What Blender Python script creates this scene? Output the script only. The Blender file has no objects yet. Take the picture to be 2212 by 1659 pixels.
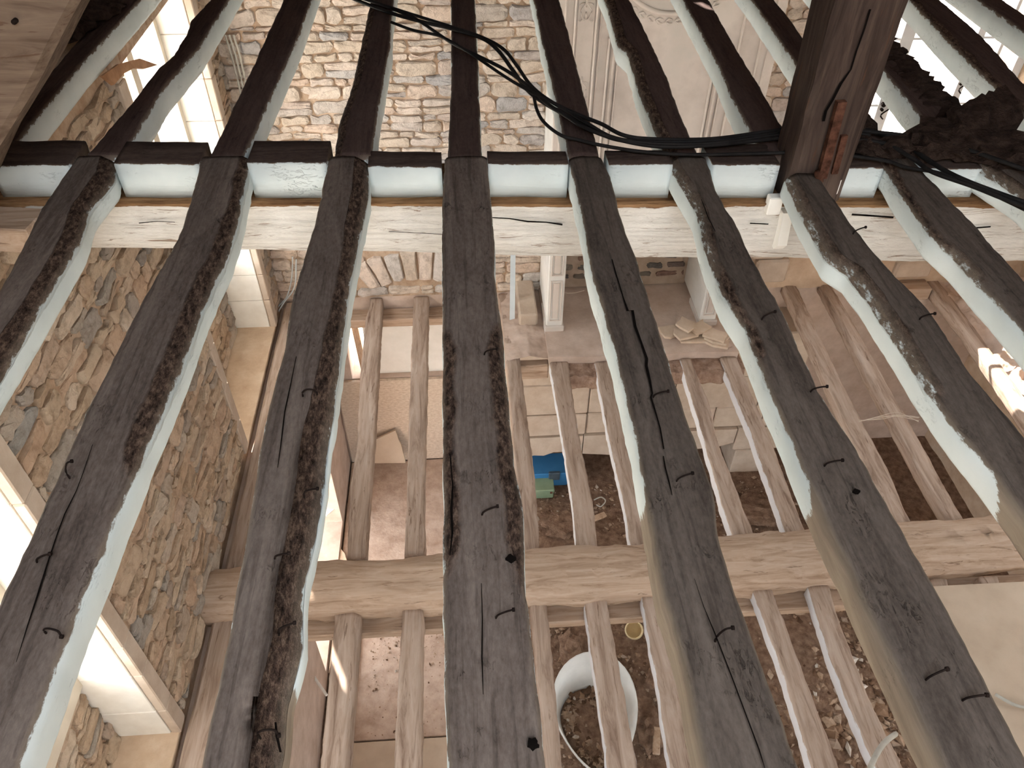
import bpy, bmesh, math, random
from mathutils import Vector, Matrix, noise
random.seed(11)
S = bpy.context.scene
COL = S.collection

# ------------------------------------------------------------------ camera
W, H = 2212.0, 1659.0
FOC = 1697.8
RX = Vector((0.99778864, 0.04108541, -0.05224774))     # world X expressed in camera axes
RY = Vector((-0.06614601, 0.69092898, -0.71989017))
RZ = Vector((0.00652249, 0.72175421, 0.69211872))
CAM = Vector((0.0, 0.0, 1.35))
cam_data = bpy.data.cameras.new('camera')
cam = bpy.data.objects.new('camera', cam_data)
COL.objects.link(cam)
m3 = Matrix((RX, RY, RZ))
cam.matrix_world = Matrix.Translation(CAM) @ m3.to_4x4()
cam_data.sensor_fit = 'HORIZONTAL'
cam_data.sensor_width = 36.0
cam_data.lens = FOC / W * 36.0
cam_data.clip_start = 0.02
S.camera = cam

# ------------------------------------------------------------------ sky, sun, exposure
world = bpy.data.worlds.new('sky')
S.world = world
world.use_nodes = True
bg = world.node_tree.nodes['Background']
bg.inputs['Color'].default_value = (0.88, 0.95, 1.0, 1)
bg.inputs['Strength'].default_value = 6.0
SUN_DIR = Vector((0.44, -0.98, -0.82)).normalized()      # the way the light travels
sd = bpy.data.lights.new('sun', 'SUN')
sd.energy = 22.0
sd.angle = math.radians(0.53)
sd.color = (1.0, 0.94, 0.85)
sun = bpy.data.objects.new('sun', sd)
sun.rotation_euler = SUN_DIR.to_track_quat('-Z', 'Y').to_euler()
sun.location = (-4, 10, 9)
COL.objects.link(sun)
S.view_settings.view_transform = 'Standard'
S.view_settings.look = 'None'
S.view_settings.gamma = 1.0
S.view_settings.use_curve_mapping = False
S.view_settings.exposure = 0.58
S.cycles.use_adaptive_sampling = True
S.cycles.adaptive_threshold = 0.12
S.cycles.adaptive_min_samples = 16
S.cycles.max_bounces = 7
S.cycles.diffuse_bounces = 4
S.cycles.glossy_bounces = 2
S.cycles.transmission_bounces = 2
S.cycles.transparent_max_bounces = 12
S.cycles.sample_clamp_indirect = 8.0

def portal(name, loc, size, direction):
    d = bpy.data.lights.new(name, 'AREA')
    d.shape = 'RECTANGLE'; d.size = size[0]; d.size_y = size[1]
    d.cycles.is_portal = True
    o = bpy.data.objects.new(name, d)
    o.location = loc
    v = Vector(direction)
    o.rotation_euler = v.to_track_quat('-Z', 'Z' if abs(v.z) < .5 else 'Y').to_euler()
    COL.objects.link(o)
    return o

# ------------------------------------------------------------------ levels of the place
ZU = 0.0        # top of the upper joists
ZL = -3.05      # top of the lower joists
ZG = -5.30      # ground floor
XW = -1.70      # left wall face
YB = 5.80       # back wall face
XR = 5.20       # right wall face

def ray(x, y):
    d = Vector((x - W/2, -(y - H/2), -FOC))
    return Vector((RX.dot(d), RY.dot(d), RZ.dot(d)))
def at(x, y, X=None, Y=None, Z=None):
    d = ray(x, y)
    if X is not None: t = (X - CAM.x)/d.x
    elif Y is not None: t = (Y - CAM.y)/d.y
    else: t = (Z - CAM.z)/d.z
    return CAM + d*t
def pix(p):
    v = m3.transposed() @ (Vector(p) - CAM)
    if v.z > -0.01: return (-9999, -9999)
    return (W/2 + FOC*v.x/-v.z, H/2 - FOC*v.y/-v.z)
def lerp(a, b, t): return a + (b - a)*t
def interp(pts, y):                      # pts sorted by first value
    if y <= pts[0][0]: return pts[0][1]
    for (a, b), (c, d) in zip(pts, pts[1:]):
        if y <= c: return b + (d - b)*(y - a)/max(c - a, 1e-6)
    return pts[-1][1]
def nz(x, y, z, s=1.0): return noise.noise(Vector((x*s, y*s, z*s)))

# ------------------------------------------------------------------ materials
def new_mat(name):
    m = bpy.data.materials.new(name); m.use_nodes = True
    nt = m.node_tree; b = nt.nodes['Principled BSDF']
    b.inputs['Specular IOR Level'].default_value = 0.08
    return m, nt, b
def nd(nt, t, **k):
    n = nt.nodes.new(t)
    for a, v in k.items(): setattr(n, a, v)
    return n
def ramp(nt, stops, src=None):
    r = nd(nt, 'ShaderNodeValToRGB')
    e = r.color_ramp.elements
    while len(e) < len(stops): e.new(0.5)
    for i, (p, c) in enumerate(stops):
        e[i].position = p
        e[i].color = (*c, 1) if len(c) == 3 else c
    if src is not None: nt.links.new(src, r.inputs['Fac'])
    return r
def srgb(r, g, b):
    f = lambda c: (c/255/12.92) if c/255 <= .04045 else ((c/255 + .055)/1.055)**2.4
    return (f(r), f(g), f(b))
def tex_noise(nt, scale=5, detail=6, rough=.6, stretch=None, dist=0.0, offs=None):
    g = nd(nt, 'ShaderNodeNewGeometry')
    n = nd(nt, 'ShaderNodeTexNoise')
    n.inputs['Scale'].default_value = scale
    n.inputs['Detail'].default_value = min(detail, 5)
    n.inputs['Roughness'].default_value = rough
    n.inputs['Distortion'].default_value = dist
    mp = nd(nt, 'ShaderNodeMapping')
    if stretch: mp.inputs['Scale'].default_value = stretch
    if offs: mp.inputs['Location'].default_value = offs
    nt.links.new(g.outputs['Position'], mp.inputs['Vector'])
    nt.links.new(mp.outputs['Vector'], n.inputs['Vector'])
    return n.outputs['Fac']
def math_n(nt, op, a, b=None, clamp=False):
    n = nd(nt, 'ShaderNodeMath', operation=op); n.use_clamp = clamp
    for i, v in enumerate((a, b)):
        if v is None: continue
        if isinstance(v, (int, float)): n.inputs[i].default_value = v
        else: nt.links.new(v, n.inputs[i])
    return n.outputs[0]
def mix(nt, fac, a, b, blend='MIX'):
    n = nd(nt, 'ShaderNodeMix', data_type='RGBA', blend_type=blend)
    if isinstance(fac, (int, float)): n.inputs['Factor'].default_value = fac
    else: nt.links.new(fac, n.inputs['Factor'])
    for s, v in (('A', a), ('B', b)):
        i = [q for q in n.inputs if q.name == s and q.type == 'RGBA'][0]
        if isinstance(v, tuple): i.default_value = (*v, 1) if len(v) == 3 else v
        else: nt.links.new(v, i)
    return [q for q in n.outputs if q.type == 'RGBA'][0]
def bump(nt, b, h, strength=.4, dist=.01, prev=None):
    n = nd(nt, 'ShaderNodeBump')
    n.inputs['Strength'].default_value = strength
    n.inputs['Distance'].default_value = dist
    nt.links.new(h, n.inputs['Height'])
    if prev is not None: nt.links.new(prev, n.inputs['Normal'])
    nt.links.new(n.outputs['Normal'], b.inputs['Normal'])
    return n.outputs['Normal']
def attr(nt, name):
    n = nd(nt, 'ShaderNodeAttribute'); n.attribute_name = name
    return n.outputs['Fac']

def simple(name, c1, c2, scale=8, rough=.85, stretch=None, bs=.3, bd=.005, metal=0.0, bscale=None, third=None):
    m, nt, b = new_mat(name)
    n = tex_noise(nt, scale, 7, .62, stretch)
    st = [(0.3, c1), (0.7, c2)] if third is None else [(0.28, c1), (0.5, c2), (0.72, third)]
    r = ramp(nt, st, n)
    nt.links.new(r.outputs['Color'], b.inputs['Base Color'])
    b.inputs['Roughness'].default_value = rough
    b.inputs['Metallic'].default_value = metal
    if bs: bump(nt, b, tex_noise(nt, bscale or scale*4, 6, .65, stretch), bs, bd)
    return m

def joist_mat(name, axis, dark1, dark2, bare1, bare2):
    """old timber: bare aged top, lime-washed sides (attribute paint), ragged edge between the two"""
    m, nt, b = new_mat(name)
    st = {'Y': (14, 1.3, 14), 'X': (1.3, 14, 14)}[axis]
    st2 = {'Y': (60, 3.0, 60), 'X': (3.0, 60, 60)}[axis]
    g1 = tex_noise(nt, 1.0, 8, .68, st, 1.2)
    g2 = tex_noise(nt, 1.0, 5, .6, st2, .6)
    blot = tex_noise(nt, 7, 5, .6)
    fine = tex_noise(nt, 1.0, 6, .72, {'Y': (120, 45, 120), 'X': (45, 120, 120)}[axis])
    g1f = math_n(nt, 'ADD', math_n(nt, 'MULTIPLY', g1, .6), math_n(nt, 'MULTIPLY', fine, .4))
    dk = ramp(nt, [(.34, dark1), (.64, dark2)], g1f)
    dk2 = mix(nt, math_n(nt, 'MULTIPLY', ramp(nt, [(.36, (1, 1, 1)), (.46, (0, 0, 0))], g2).outputs['Color'], .35), dk.outputs['Color'], (.02, .014, .012))
    worm = tex_noise(nt, 1.0, 6, .8, {'Y': (75, 28, 75), 'X': (28, 75, 75)}[axis], 1.0)
    wmask = math_n(nt, 'MULTIPLY', ramp(nt, [(.40, (1, 1, 1)), (.455, (0, 0, 0))], worm).outputs['Color'], ramp(nt, [(.54, (0, 0, 0)), (.72, (1, 1, 1))], blot).outputs['Color'])
    dk3 = mix(nt, math_n(nt, 'MULTIPLY', wmask, .7), dk2, (.010, .006, .005))
    wr1 = tex_noise(nt, 1.0, 8, .78, {'Y': (80, 34, 80), 'X': (34, 80, 80)}[axis], .0)
    wcol = ramp(nt, [(.36, srgb(30, 22, 19)), (.50, srgb(78, 62, 54)), (.66, srgb(128, 108, 94))], wr1)
    wk = math_n(nt, 'ADD', attr(nt, 'wane'), math_n(nt, 'MULTIPLY', math_n(nt, 'SUBTRACT', blot, .5), .8))
    wm = ramp(nt, [(.40, (0, 0, 0)), (.62, (1, 1, 1))], wk).outputs['Color']
    dk3 = mix(nt, wm, dk3, wcol.outputs['Color'])
    bare = ramp(nt, [(.3, bare1), (.7, bare2)], g1)
    side = attr(nt, 'side')
    wood = mix(nt, side, dk3, bare.outputs['Color'])
    wn = tex_noise(nt, 3.0, 5, .6)
    white = ramp(nt, [(.25, srgb(198, 209, 211)), (.6, srgb(216, 225, 226)), (.85, srgb(224, 230, 230))], wn)
    fleck = math_n(nt, 'MULTIPLY', ramp(nt, [(.60, (0, 0, 0)), (.70, (1, 1, 1))], tex_noise(nt, 1.0, 6, .75, {'Y': (55, 12, 55), 'X': (12, 55, 55)}[axis])).outputs['Color'],
                   ramp(nt, [(.52, (0, 0, 0)), (.70, (1, 1, 1))], tex_noise(nt, 2.2, 3, .5)).outputs['Color'])
    white2 = mix(nt, math_n(nt, 'MULTIPLY', fleck, .3), white.outputs['Color'], srgb(130, 112, 98))
    p = attr(nt, 'paint')
    rag = tex_noise(nt, 1.0, 7, .75, {'Y': (50, 20, 50), 'X': (20, 50, 50)}[axis])
    k = math_n(nt, 'ADD', p, math_n(nt, 'MULTIPLY', math_n(nt, 'SUBTRACT', rag, .5), .9))
    msk = ramp(nt, [(.46, (0, 0, 0)), (.56, (1, 1, 1))], k).outputs['Color']
    nt.links.new(mix(nt, msk, wood, white2), b.inputs['Base Color'])
    b.inputs['Roughness'].default_value = .82
    n1 = bump(nt, b, g1, .3, .006)
    n2 = bump(nt, b, g2, .25, .002, n1)
    n3 = bump(nt, b, math_n(nt, 'MULTIPLY', wmask, -1.0), .7, .006, n2)
    bump(nt, b, math_n(nt, 'MULTIPLY', wr1, wm), .9, .012, n3)
    return m

M = {}
M['joist_near'] = joist_mat('joist_wood_weathered', 'Y', srgb(76, 66, 61), srgb(124, 112, 105), srgb(126, 114, 102), srgb(160, 146, 130))
M['joist_char'] = joist_mat('joist_wood_charcoal', 'Y', srgb(66, 58, 53), srgb(104, 94, 87), srgb(126, 114, 102), srgb(160, 146, 130))
M['joist_far'] = joist_mat('joist_wood_far_shade', 'Y', srgb(62, 49, 46), srgb(88, 73, 69), srgb(126, 114, 102), srgb(160, 146, 130))  # darker than the near wood: weaker attic light put into the colour
M['block'] = joist_mat('blocking_wood', 'X', srgb(56, 46, 43), srgb(92, 78, 72), srgb(150, 122, 92), srgb(186, 160, 128))

def beam_white(name):
    m, nt, b = new_mat(name)
    base = ramp(nt, [(.3, srgb(196, 190, 182)), (.65, srgb(220, 215, 208))], tex_noise(nt, 4, 5, .6))
    g = tex_noise(nt, 1.0, 7, .7, (5, 60, 60), .8)
    ck = ramp(nt, [(.33, (1, 1, 1)), (.42, (0, 0, 0))], g).outputs['Color']
    c = mix(nt, math_n(nt, 'MULTIPLY', ck, .8), base.outputs['Color'], srgb(120, 92, 70))
    top = attr(nt, 'side')
    tc = ramp(nt, [(.3, srgb(96, 66, 42)), (.7, srgb(170, 132, 96))], tex_noise(nt, 1.0, 6, .65, (6, 40, 40)))
    k = math_n(nt, 'ADD', top, math_n(nt, 'MULTIPLY', math_n(nt, 'SUBTRACT', tex_noise(nt, 1.0, 5, .6, (9, 30, 30)), .5), .8))
    c2 = mix(nt, ramp(nt, [(.47, (0, 0, 0)), (.53, (1, 1, 1))], k).outputs['Color'], c, tc.outputs['Color'])
    nt.links.new(c2, b.inputs['Base Color'])
    b.inputs['Roughness'].default_value = .85
    n1 = bump(nt, b, g, .8, .012)
    bump(nt, b, tex_noise(nt, 1.0, 5, .6, (3, 14, 14)), .4, .02, n1)
    return m
M['beam_white'] = beam_white('limewashed_beam')

def dusty(name, axis, c1, c2, c3, side_white=False):
    m, nt, b = new_mat(name)
    st = {'Y': (22, 2, 22), 'X': (2, 22, 22), 'Z': (22, 22, 2)}[axis]
    g = tex_noise(nt, 1.0, 8, .68, st, .9)
    r = ramp(nt, [(.28, c1), (.5, c2), (.75, c3)], g)
    ck = ramp(nt, [(.33, (1, 1, 1)), (.37, (0, 0, 0))], tex_noise(nt, 1.0, 5, .6, tuple(1.6*s for s in st), 1.0)).outputs['Color']
    c = mix(nt, math_n(nt, 'MULTIPLY', ck, .6), r.outputs['Color'], srgb(92, 66, 50))
    if side_white:
        p = attr(nt, 'paint')
        k = math_n(nt, 'ADD', p, math_n(nt, 'MULTIPLY', math_n(nt, 'SUBTRACT', tex_noise(nt, 1.0, 6, .7, (40, 8, 40)), .5), 1.1))
        c = mix(nt, ramp(nt, [(.5, (0, 0, 0)), (.6, (1, 1, 1))], k).outputs['Color'], c, srgb(206, 204, 206))
    nt.links.new(c, b.inputs['Base Color'])
    b.inputs['Roughness'].default_value = .9
    bump(nt, b, g, .5, .006)
    return m
M['dusty'] = dusty('dusty_joist_wood', 'Y', srgb(124, 102, 88), srgb(170, 149, 134), srgb(190, 172, 159), True)
M['dusty_x'] = dusty('dusty_beam_wood', 'X', srgb(140, 114, 94), srgb(178, 154, 134), srgb(196, 175, 158))
M['dusty_z'] = dusty('dusty_plank_wood', 'Z', srgb(158, 128, 104), srgb(188, 162, 138), srgb(204, 182, 162))
M['post'] = dusty('truss_post_wood', 'Z', srgb(52, 42, 38), srgb(78, 65, 59), srgb(104, 89, 80))
M['rafter'] = dusty('principal_rafter_wood', 'X', srgb(92, 76, 64), srgb(124, 106, 92), srgb(146, 128, 112))

def stone_mat(name, tones, cs=14):
    m, nt, b = new_mat(name)
    base = ramp(nt, tones, attr(nt, 'rnd'))
    base.color_ramp.interpolation = 'LINEAR'
    v = ramp(nt, [(.30, (.66, .62, .58)), (.52, (.98, .97, .96)), (.75, (1.1, 1.09, 1.08))], tex_noise(nt, cs, 9, .74))
    c = mix(nt, 1.0, base.outputs['Color'], v.outputs['Color'], 'MULTIPLY')
    nt.links.new(c, b.inputs['Base Color'])
    b.inputs['Roughness'].default_value = .92
    n1 = bump(nt, b, tex_noise(nt, 22, 8, .75), .9, .02)
    return m
M['stone_back'] = stone_mat('rubble_stone_pale', [(0, srgb(208, 192, 176)), (.18, srgb(224, 210, 196)), (.36, srgb(214, 198, 180)), (.5, srgb(200, 192, 186)), (.62, srgb(228, 212, 198)), (.78, srgb(218, 196, 178)), (.9, srgb(182, 180, 180)), (1.0, srgb(226, 216, 206))])
M['stone_left'] = stone_mat('rubble_stone_tan', [(0, srgb(178, 154, 130)), (.2, srgb(202, 183, 161)), (.4, srgb(188, 163, 139)), (.55, srgb(168, 159, 149)), (.7, srgb(206, 188, 168)), (.85, srgb(194, 166, 142)), (1.0, srgb(160, 155, 149))])
M['stone_hearth'] = stone_mat('sooty_stone', [(0, srgb(120, 108, 96)), (.3, srgb(96, 92, 88)), (.5, srgb(150, 116, 100)), (.75, srgb(110, 104, 98)), (1, srgb(140, 128, 112))])
M['mortar'] = simple('lime_mortar', srgb(166, 138, 114), srgb(188, 162, 138), 11, .95, bs=.7, bd=.012, third=srgb(206, 182, 160))
M['mortar_grey'] = simple('grey_mortar', srgb(150, 130, 112), srgb(176, 156, 138), 9, .95, bs=.5, bd=.01)
M['ashlar'] = simple('dressed_limestone', srgb(182, 163, 145), srgb(204, 188, 171), 7, .9, bs=.4, bd=.006)
M['ashlar_white'] = simple('window_lit_limestone', srgb(222, 216, 206), srgb(238, 234, 226), 6, .9, bs=.3, bd=.004)  # whiter than the quoin stone: window light put into the colour
M['plaster_tan'] = simple('earth_plaster', srgb(186, 160, 136), srgb(200, 176, 152), 7, .95, bs=.5, bd=.008, third=srgb(212, 192, 170))
M['plaster_dust'] = simple('dusty_plaster', srgb(184, 162, 146), srgb(210, 190, 176), 6, .95, bs=.5, bd=.006)
M['panel'] = simple('painted_panelling', srgb(196, 184, 174), srgb(216, 204, 194), 3, .75, bs=.1, bd=.002, third=srgb(206, 198, 188))
M['panel_white'] = simple('white_painted_stone', srgb(220, 216, 208), srgb(236, 232, 226), 5, .8, bs=.15, bd=.003)
M['soil'] = simple('rubble_soil', srgb(104, 80, 64), srgb(136, 110, 92), 16, .98, bs=1.0, bd=.02, third=srgb(164, 138, 118))
M['dust_floor'] = simple('dusty_floor', srgb(164, 140, 124), srgb(184, 162, 146), 9, .96, bs=.7, bd=.008, third=srgb(200, 180, 166))
M['rubble'] = stone_mat('rubble_chips', [(0, srgb(96, 72, 56)), (.4, srgb(150, 122, 100)), (.7, srgb(184, 160, 138)), (.93, srgb(160, 140, 124)), (1, srgb(226, 218, 208))])
M['board'] = simple('plaster_board', srgb(178, 159, 140), srgb(194, 176, 157), 4, .95, bs=.25, bd=.003)
M['chipboard'] = simple('strand_board', srgb(182, 162, 144), srgb(214, 198, 180), 1, .92, stretch=(30, 12, 60), bs=.35, bd=.003)
M['iron'] = simple('dark_iron', srgb(22, 17, 16), srgb(48, 38, 34), 30, .7, bs=.3, bd=.001, metal=.3)
M['rust'] = simple('rusty_iron', srgb(58, 36, 28), srgb(122, 84, 68), 28, .85, bs=.6, bd=.003, metal=.2)
M['crack'] = simple('crack_shadow_wood', srgb(10, 7, 6), srgb(20, 15, 13), 20, .95, bs=0)  # near black: the shade inside cracks and holes put into the colour
M['cable'] = simple('black_cable_rubber', srgb(26, 24, 24), srgb(44, 42, 42), 12, .55, bs=0)
M['cable_grey'] = simple('grey_cable_plastic', srgb(170, 166, 156), srgb(192, 188, 178), 12, .5, bs=0)
M['frame_white'] = simple('white_window_paint', srgb(220, 222, 222), srgb(236, 238, 238), 5, .6, bs=.05, bd=.001)
M['frame_cream'] = simple('cream_window_paint', srgb(206, 194, 176), srgb(222, 212, 196), 5, .6, bs=.05, bd=.001)
M['debris_dark'] = simple('sooty_debris', srgb(40, 31, 28), srgb(84, 68, 60), 22, .97, bs=1.0, bd=.02)
M['tub'] = simple('white_tub_plastic', srgb(214, 214, 210), srgb(232, 232, 228), 5, .5, bs=.05, bd=.001)
M['cream_pot'] = simple('cream_stoneware', srgb(206, 182, 138), srgb(222, 202, 162), 6, .6, bs=.05, bd=.001)
M['blue'] = simple('blue_plastic', srgb(52, 110, 158), srgb(64, 122, 170), 5, .5, bs=0)
M['green'] = simple('grey_green_plastic', srgb(118, 138, 112), srgb(138, 156, 130), 5, .6, bs=0)
M['grey_metal'] = simple('grey_clasp', srgb(70, 84, 96), srgb(96, 108, 118), 9, .4, bs=0, metal=.4)
M['white_strip'] = simple('pale_metal_strip', srgb(200, 208, 212), srgb(220, 226, 228), 5, .5, bs=0)
M['tile'] = simple('broken_tile', srgb(198, 174, 150), srgb(216, 196, 176), 9, .9, bs=.2, bd=.002)
M['roof'] = simple('roof_boards', srgb(120, 106, 96), srgb(156, 140, 126), 1, .95, stretch=(4, 22, 4), bs=.4, bd=.004)
M['gravel'] = simple('courtyard_gravel', srgb(196, 188, 176), srgb(220, 214, 204), 3, .95, bs=0)
M['earth_bed'] = simple('earth_mortar', srgb(132, 104, 88), srgb(164, 136, 118), 18, .98, bs=1.0, bd=.015, third=srgb(188, 162, 146))
M['rag'] = simple('torn_wallpaper', srgb(150, 112, 84), srgb(190, 150, 118), 12, .9, bs=.2, bd=.003)
M['web'] = simple('cobweb', srgb(200, 186, 168), srgb(220, 206, 190), 12, .9, bs=0)
mg, ntg, bgp = new_mat('window_glass')
tr = nd(ntg, 'ShaderNodeBsdfTransparent'); gl = nd(ntg, 'ShaderNodeBsdfGlossy')
gl.inputs['Roughness'].default_value = .05
mx = nd(ntg, 'ShaderNodeMixShader'); mx.inputs[0].default_value = .06
ntg.links.new(tr.outputs[0], mx.inputs[1]); ntg.links.new(gl.outputs[0], mx.inputs[2])
ntg.links.new(mx.outputs[0], ntg.nodes['Material Output'].inputs['Surface'])
M['glass'] = mg

# ------------------------------------------------------------------ mesh helpers
WLOC = {}
def tag(o, label=None, cat=None, group=None, kind=None):
    if label: o['label'] = label
    if cat: o['category'] = cat
    if group: o['group'] = group
    if kind: o['kind'] = kind
    return o
def mesh_obj(name, verts, faces, mat, parent=None, smooth=False, attrs=None, origin=None, base=False):
    vs = [Vector(v) for v in verts]
    if origin is None:
        lo = Vector((min(v.x for v in vs), min(v.y for v in vs), min(v.z for v in vs)))
        hi = Vector((max(v.x for v in vs), max(v.y for v in vs), max(v.z for v in vs)))
        origin = (lo + hi)/2
        if base: origin.z = lo.z
    origin = Vector(origin)
    me = bpy.data.meshes.new(name)
    me.from_pydata([tuple(v - origin) for v in vs], [], faces)
    if attrs:
        for k, vals in attrs.items():
            a = me.attributes.new(k, 'FLOAT', 'POINT')
            a.data.foreach_set('value', vals)
    me.materials.append(M[mat] if isinstance(mat, str) else mat)
    if smooth: me.shade_smooth()
    me.update()
    o = bpy.data.objects.new(name, me)
    COL.objects.link(o)
    pl = WLOC.get(parent.name, Vector((0, 0, 0))) if parent else Vector((0, 0, 0))
    if parent: o.parent = parent
    o.location = origin - pl
    WLOC[o.name] = origin
    return o
def empty(name, loc):
    o = bpy.data.objects.new(name, None)
    o.empty_display_size = .1
    COL.objects.link(o); o.location = loc
    WLOC[o.name] = Vector(loc)
    return o
class MB:
    def __init__(self): self.v = []; self.f = []
    def add(self, vs, fs):
        n = len(self.v); self.v += [Vector(p) for p in vs]; self.f += [tuple(i + n for i in f) for f in fs]; return self
    def box(self, a, b, rot=None, piv=None, bev=0.0):
        x0, y0, z0 = a; x1, y1, z1 = b
        if bev:
            e = min(bev, (x1-x0)*.45, (y1-y0)*.45, (z1-z0)*.45)
            bm = bmesh.new(); bmesh.ops.create_cube(bm, size=1.0)
            for v in bm.verts: v.co = Vector((lerp(x0, x1, v.co.x + .5), lerp(y0, y1, v.co.y + .5), lerp(z0, z1, v.co.z + .5)))
            bmesh.ops.bevel(bm, geom=bm.edges[:], offset=e, segments=1, affect='EDGES')
            bm.verts.index_update()
            vs = [v.co.copy() for v in bm.verts]; fs = [tuple(v.index for v in f.verts) for f in bm.faces]; bm.free()
        else:
            vs = [Vector(p) for p in ((x0,y0,z0),(x1,y0,z0),(x1,y1,z0),(x0,y1,z0),(x0,y0,z1),(x1,y0,z1),(x1,y1,z1),(x0,y1,z1))]
            fs = [(0,3,2,1),(4,5,6,7),(0,1,5,4),(1,2,6,5),(2,3,7,6),(3,0,4,7)]
        if rot is not None:
            p = Vector(piv) if piv is not None else Vector(((x0+x1)/2, (y0+y1)/2, (z0+z1)/2))
            vs = [rot @ (v - p) + p for v in vs]
        return self.add(vs, fs)
    def tube(self, pts, r, n=8, cap=True):
        pts = [Vector(p) for p in pts]; rings = []
        up = Vector((0, 0, 1))
        for i, p in enumerate(pts):
            t = (pts[min(i+1, len(pts)-1)] - pts[max(i-1, 0)]).normalized()
            s = t.cross(up)
            if s.length < .05: s = t.cross(Vector((1, 0, 0)))
            s.normalize(); u = s.cross(t)
            rr = r[i] if isinstance(r, (list, tuple)) else r
            rings.append([p + (s*math.cos(a) + u*math.sin(a))*rr for a in (2*math.pi*k/n for k in range(n))])
        vs = [q for g in rings for q in g]; fs = []
        for i in range(len(rings)-1):
            for k in range(n):
                fs.append((i*n+k, i*n+(k+1) % n, (i+1)*n+(k+1) % n, (i+1)*n+k))
        if cap:
            fs.append(tuple(range(n))[::-1]); fs.append(tuple((len(rings)-1)*n + k for k in range(n)))
        return self.add(vs, fs)
    def loft(self, rings, cap=True):
        n = len(rings[0]); vs = [q for g in rings for q in g]; fs = []
        for i in range(len(rings)-1):
            for k in range(n):
                fs.append((i*n+k, (i+1)*n+k, (i+1)*n+(k+1) % n, i*n+(k+1) % n))
        if cap:
            fs.append(tuple(range(n))); fs.append(tuple((len(rings)-1)*n + k for k in range(n))[::-1])
        return self.add(vs, fs)
    def prism(self, poly, d):            # poly: 3D points, extruded by vector d
        n = len(poly); vs = [Vector(p) for p in poly] + [Vector(p) + Vector(d) for p in poly]
        fs = [tuple(range(n)), tuple(range(2*n-1, n-1, -1))]
        for k in range(n): fs.append((k, k+n, (k+1) % n + n, (k+1) % n))
        return self.add(vs, fs)
    def obj(self, name, mat, parent=None, smooth=False, attrs=None, base=False):
        o = mesh_obj(name, self.v, self.f, mat, parent, smooth, attrs, base=base)
        bm = bmesh.new(); bm.from_mesh(o.data); bmesh.ops.recalc_face_normals(bm, faces=bm.faces[:]); bm.to_mesh(o.data); bm.free()
        if smooth: o.data.shade_smooth()
        return o
def spline(pts, n=8):                    # Catmull-Rom through points
    P = [Vector(p) for p in pts]; out = []
    P = [P[0]*2 - P[1]] + P + [P[-1]*2 - P[-2]]
    for i in range(1, len(P)-2):
        a, b, c, d = P[i-1:i+3]
        for k in range(n):
            t = k/n
            out.append(.5*((2*b) + (c-a)*t + (2*a-5*b+4*c-d)*t*t + (-a+3*b-3*c+d)*t**3))
    out.append(P[-2]); return out

# ================================================================== THE SHELL
def stone_poly(u0, u1, a, b, gap, jit):
    """ragged rounded stone outline between two course lines a(u), b(u)"""
    pts = []
    cut = min(.30*(u1-u0), .32*abs(b(u0)-a(u0)), .035)
    n = 2 if u1-u0 < .16 else 3
    um = lambda t: lerp(u0+gap, u1-gap, t)
    j = lambda s=1.0: random.uniform(-jit, jit)*s
    lo = lambda u: a(u) + gap
    hi = lambda u: b(u) - gap
    c1, c2, c3, c4 = (random.uniform(.25, 1)*cut for _ in range(4))
    pts.append((u0+gap, lo(u0)+c1))
    pts.append((u0+gap+c1, lo(u0)))
    for k in range(1, n): u = um(k/n) + j(); pts.append((u, lo(u)+j()))
    pts.append((u1-gap-c2, lo(u1)))
    pts.append((u1-gap, lo(u1)+c2))
    pts.append((u1-gap+j(.6), (lo(u1)+hi(u1))/2))
    pts.append((u1-gap, hi(u1)-c3))
    pts.append((u1-gap-c3, hi(u1)))
    for k in range(n-1, 0, -1): u = um(k/n) + j(); pts.append((u, hi(u)+j()))
    pts.append((u0+gap+c4, hi(u0)))
    pts.append((u0+gap, hi(u0)-c4))
    pts.append((u0+gap+j(.6), (lo(u0)+hi(u0))/2))
    return pts
def stone_mesh(poly, place, proud):
    """outline -> low relief stone; place(u, v, out) -> world point"""
    cx = sum(p[0] for p in poly)/len(poly); cy = sum(p[1] for p in poly)/len(poly)
    n = len(poly); vs = []; fs = []
    tu, tv = random.uniform(-.09, .09), random.uniform(-.20, .14)
    for q, h, s in ((0, -.012, 1.0), (1, proud*.72, .97), (2, proud, .80)):
        for (u, v) in poly:
            uu = cx + (u-cx)*s; vv = cy + (v-cy)*s
            hh = h + (((u-cx)*tu + (v-cy)*tv) if q else 0) + (random.uniform(-.006, .006) if q else 0)
            if q: uu += random.uniform(-.004, .004); vv += random.uniform(-.004, .004)
            vs.append(place(uu, vv, hh))
    vs.append(place(cx + random.uniform(-.01, .01), cy, proud + random.uniform(0, .006)))
    for r in range(2):
        for k in range(n):
            fs.append((r*n+k, r*n+(k+1) % n, (r+1)*n+(k+1) % n, (r+1)*n+k))
    for k in range(n): fs.append((2*n+k, 2*n+(k+1) % n, 3*n))
    return vs, fs
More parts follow.
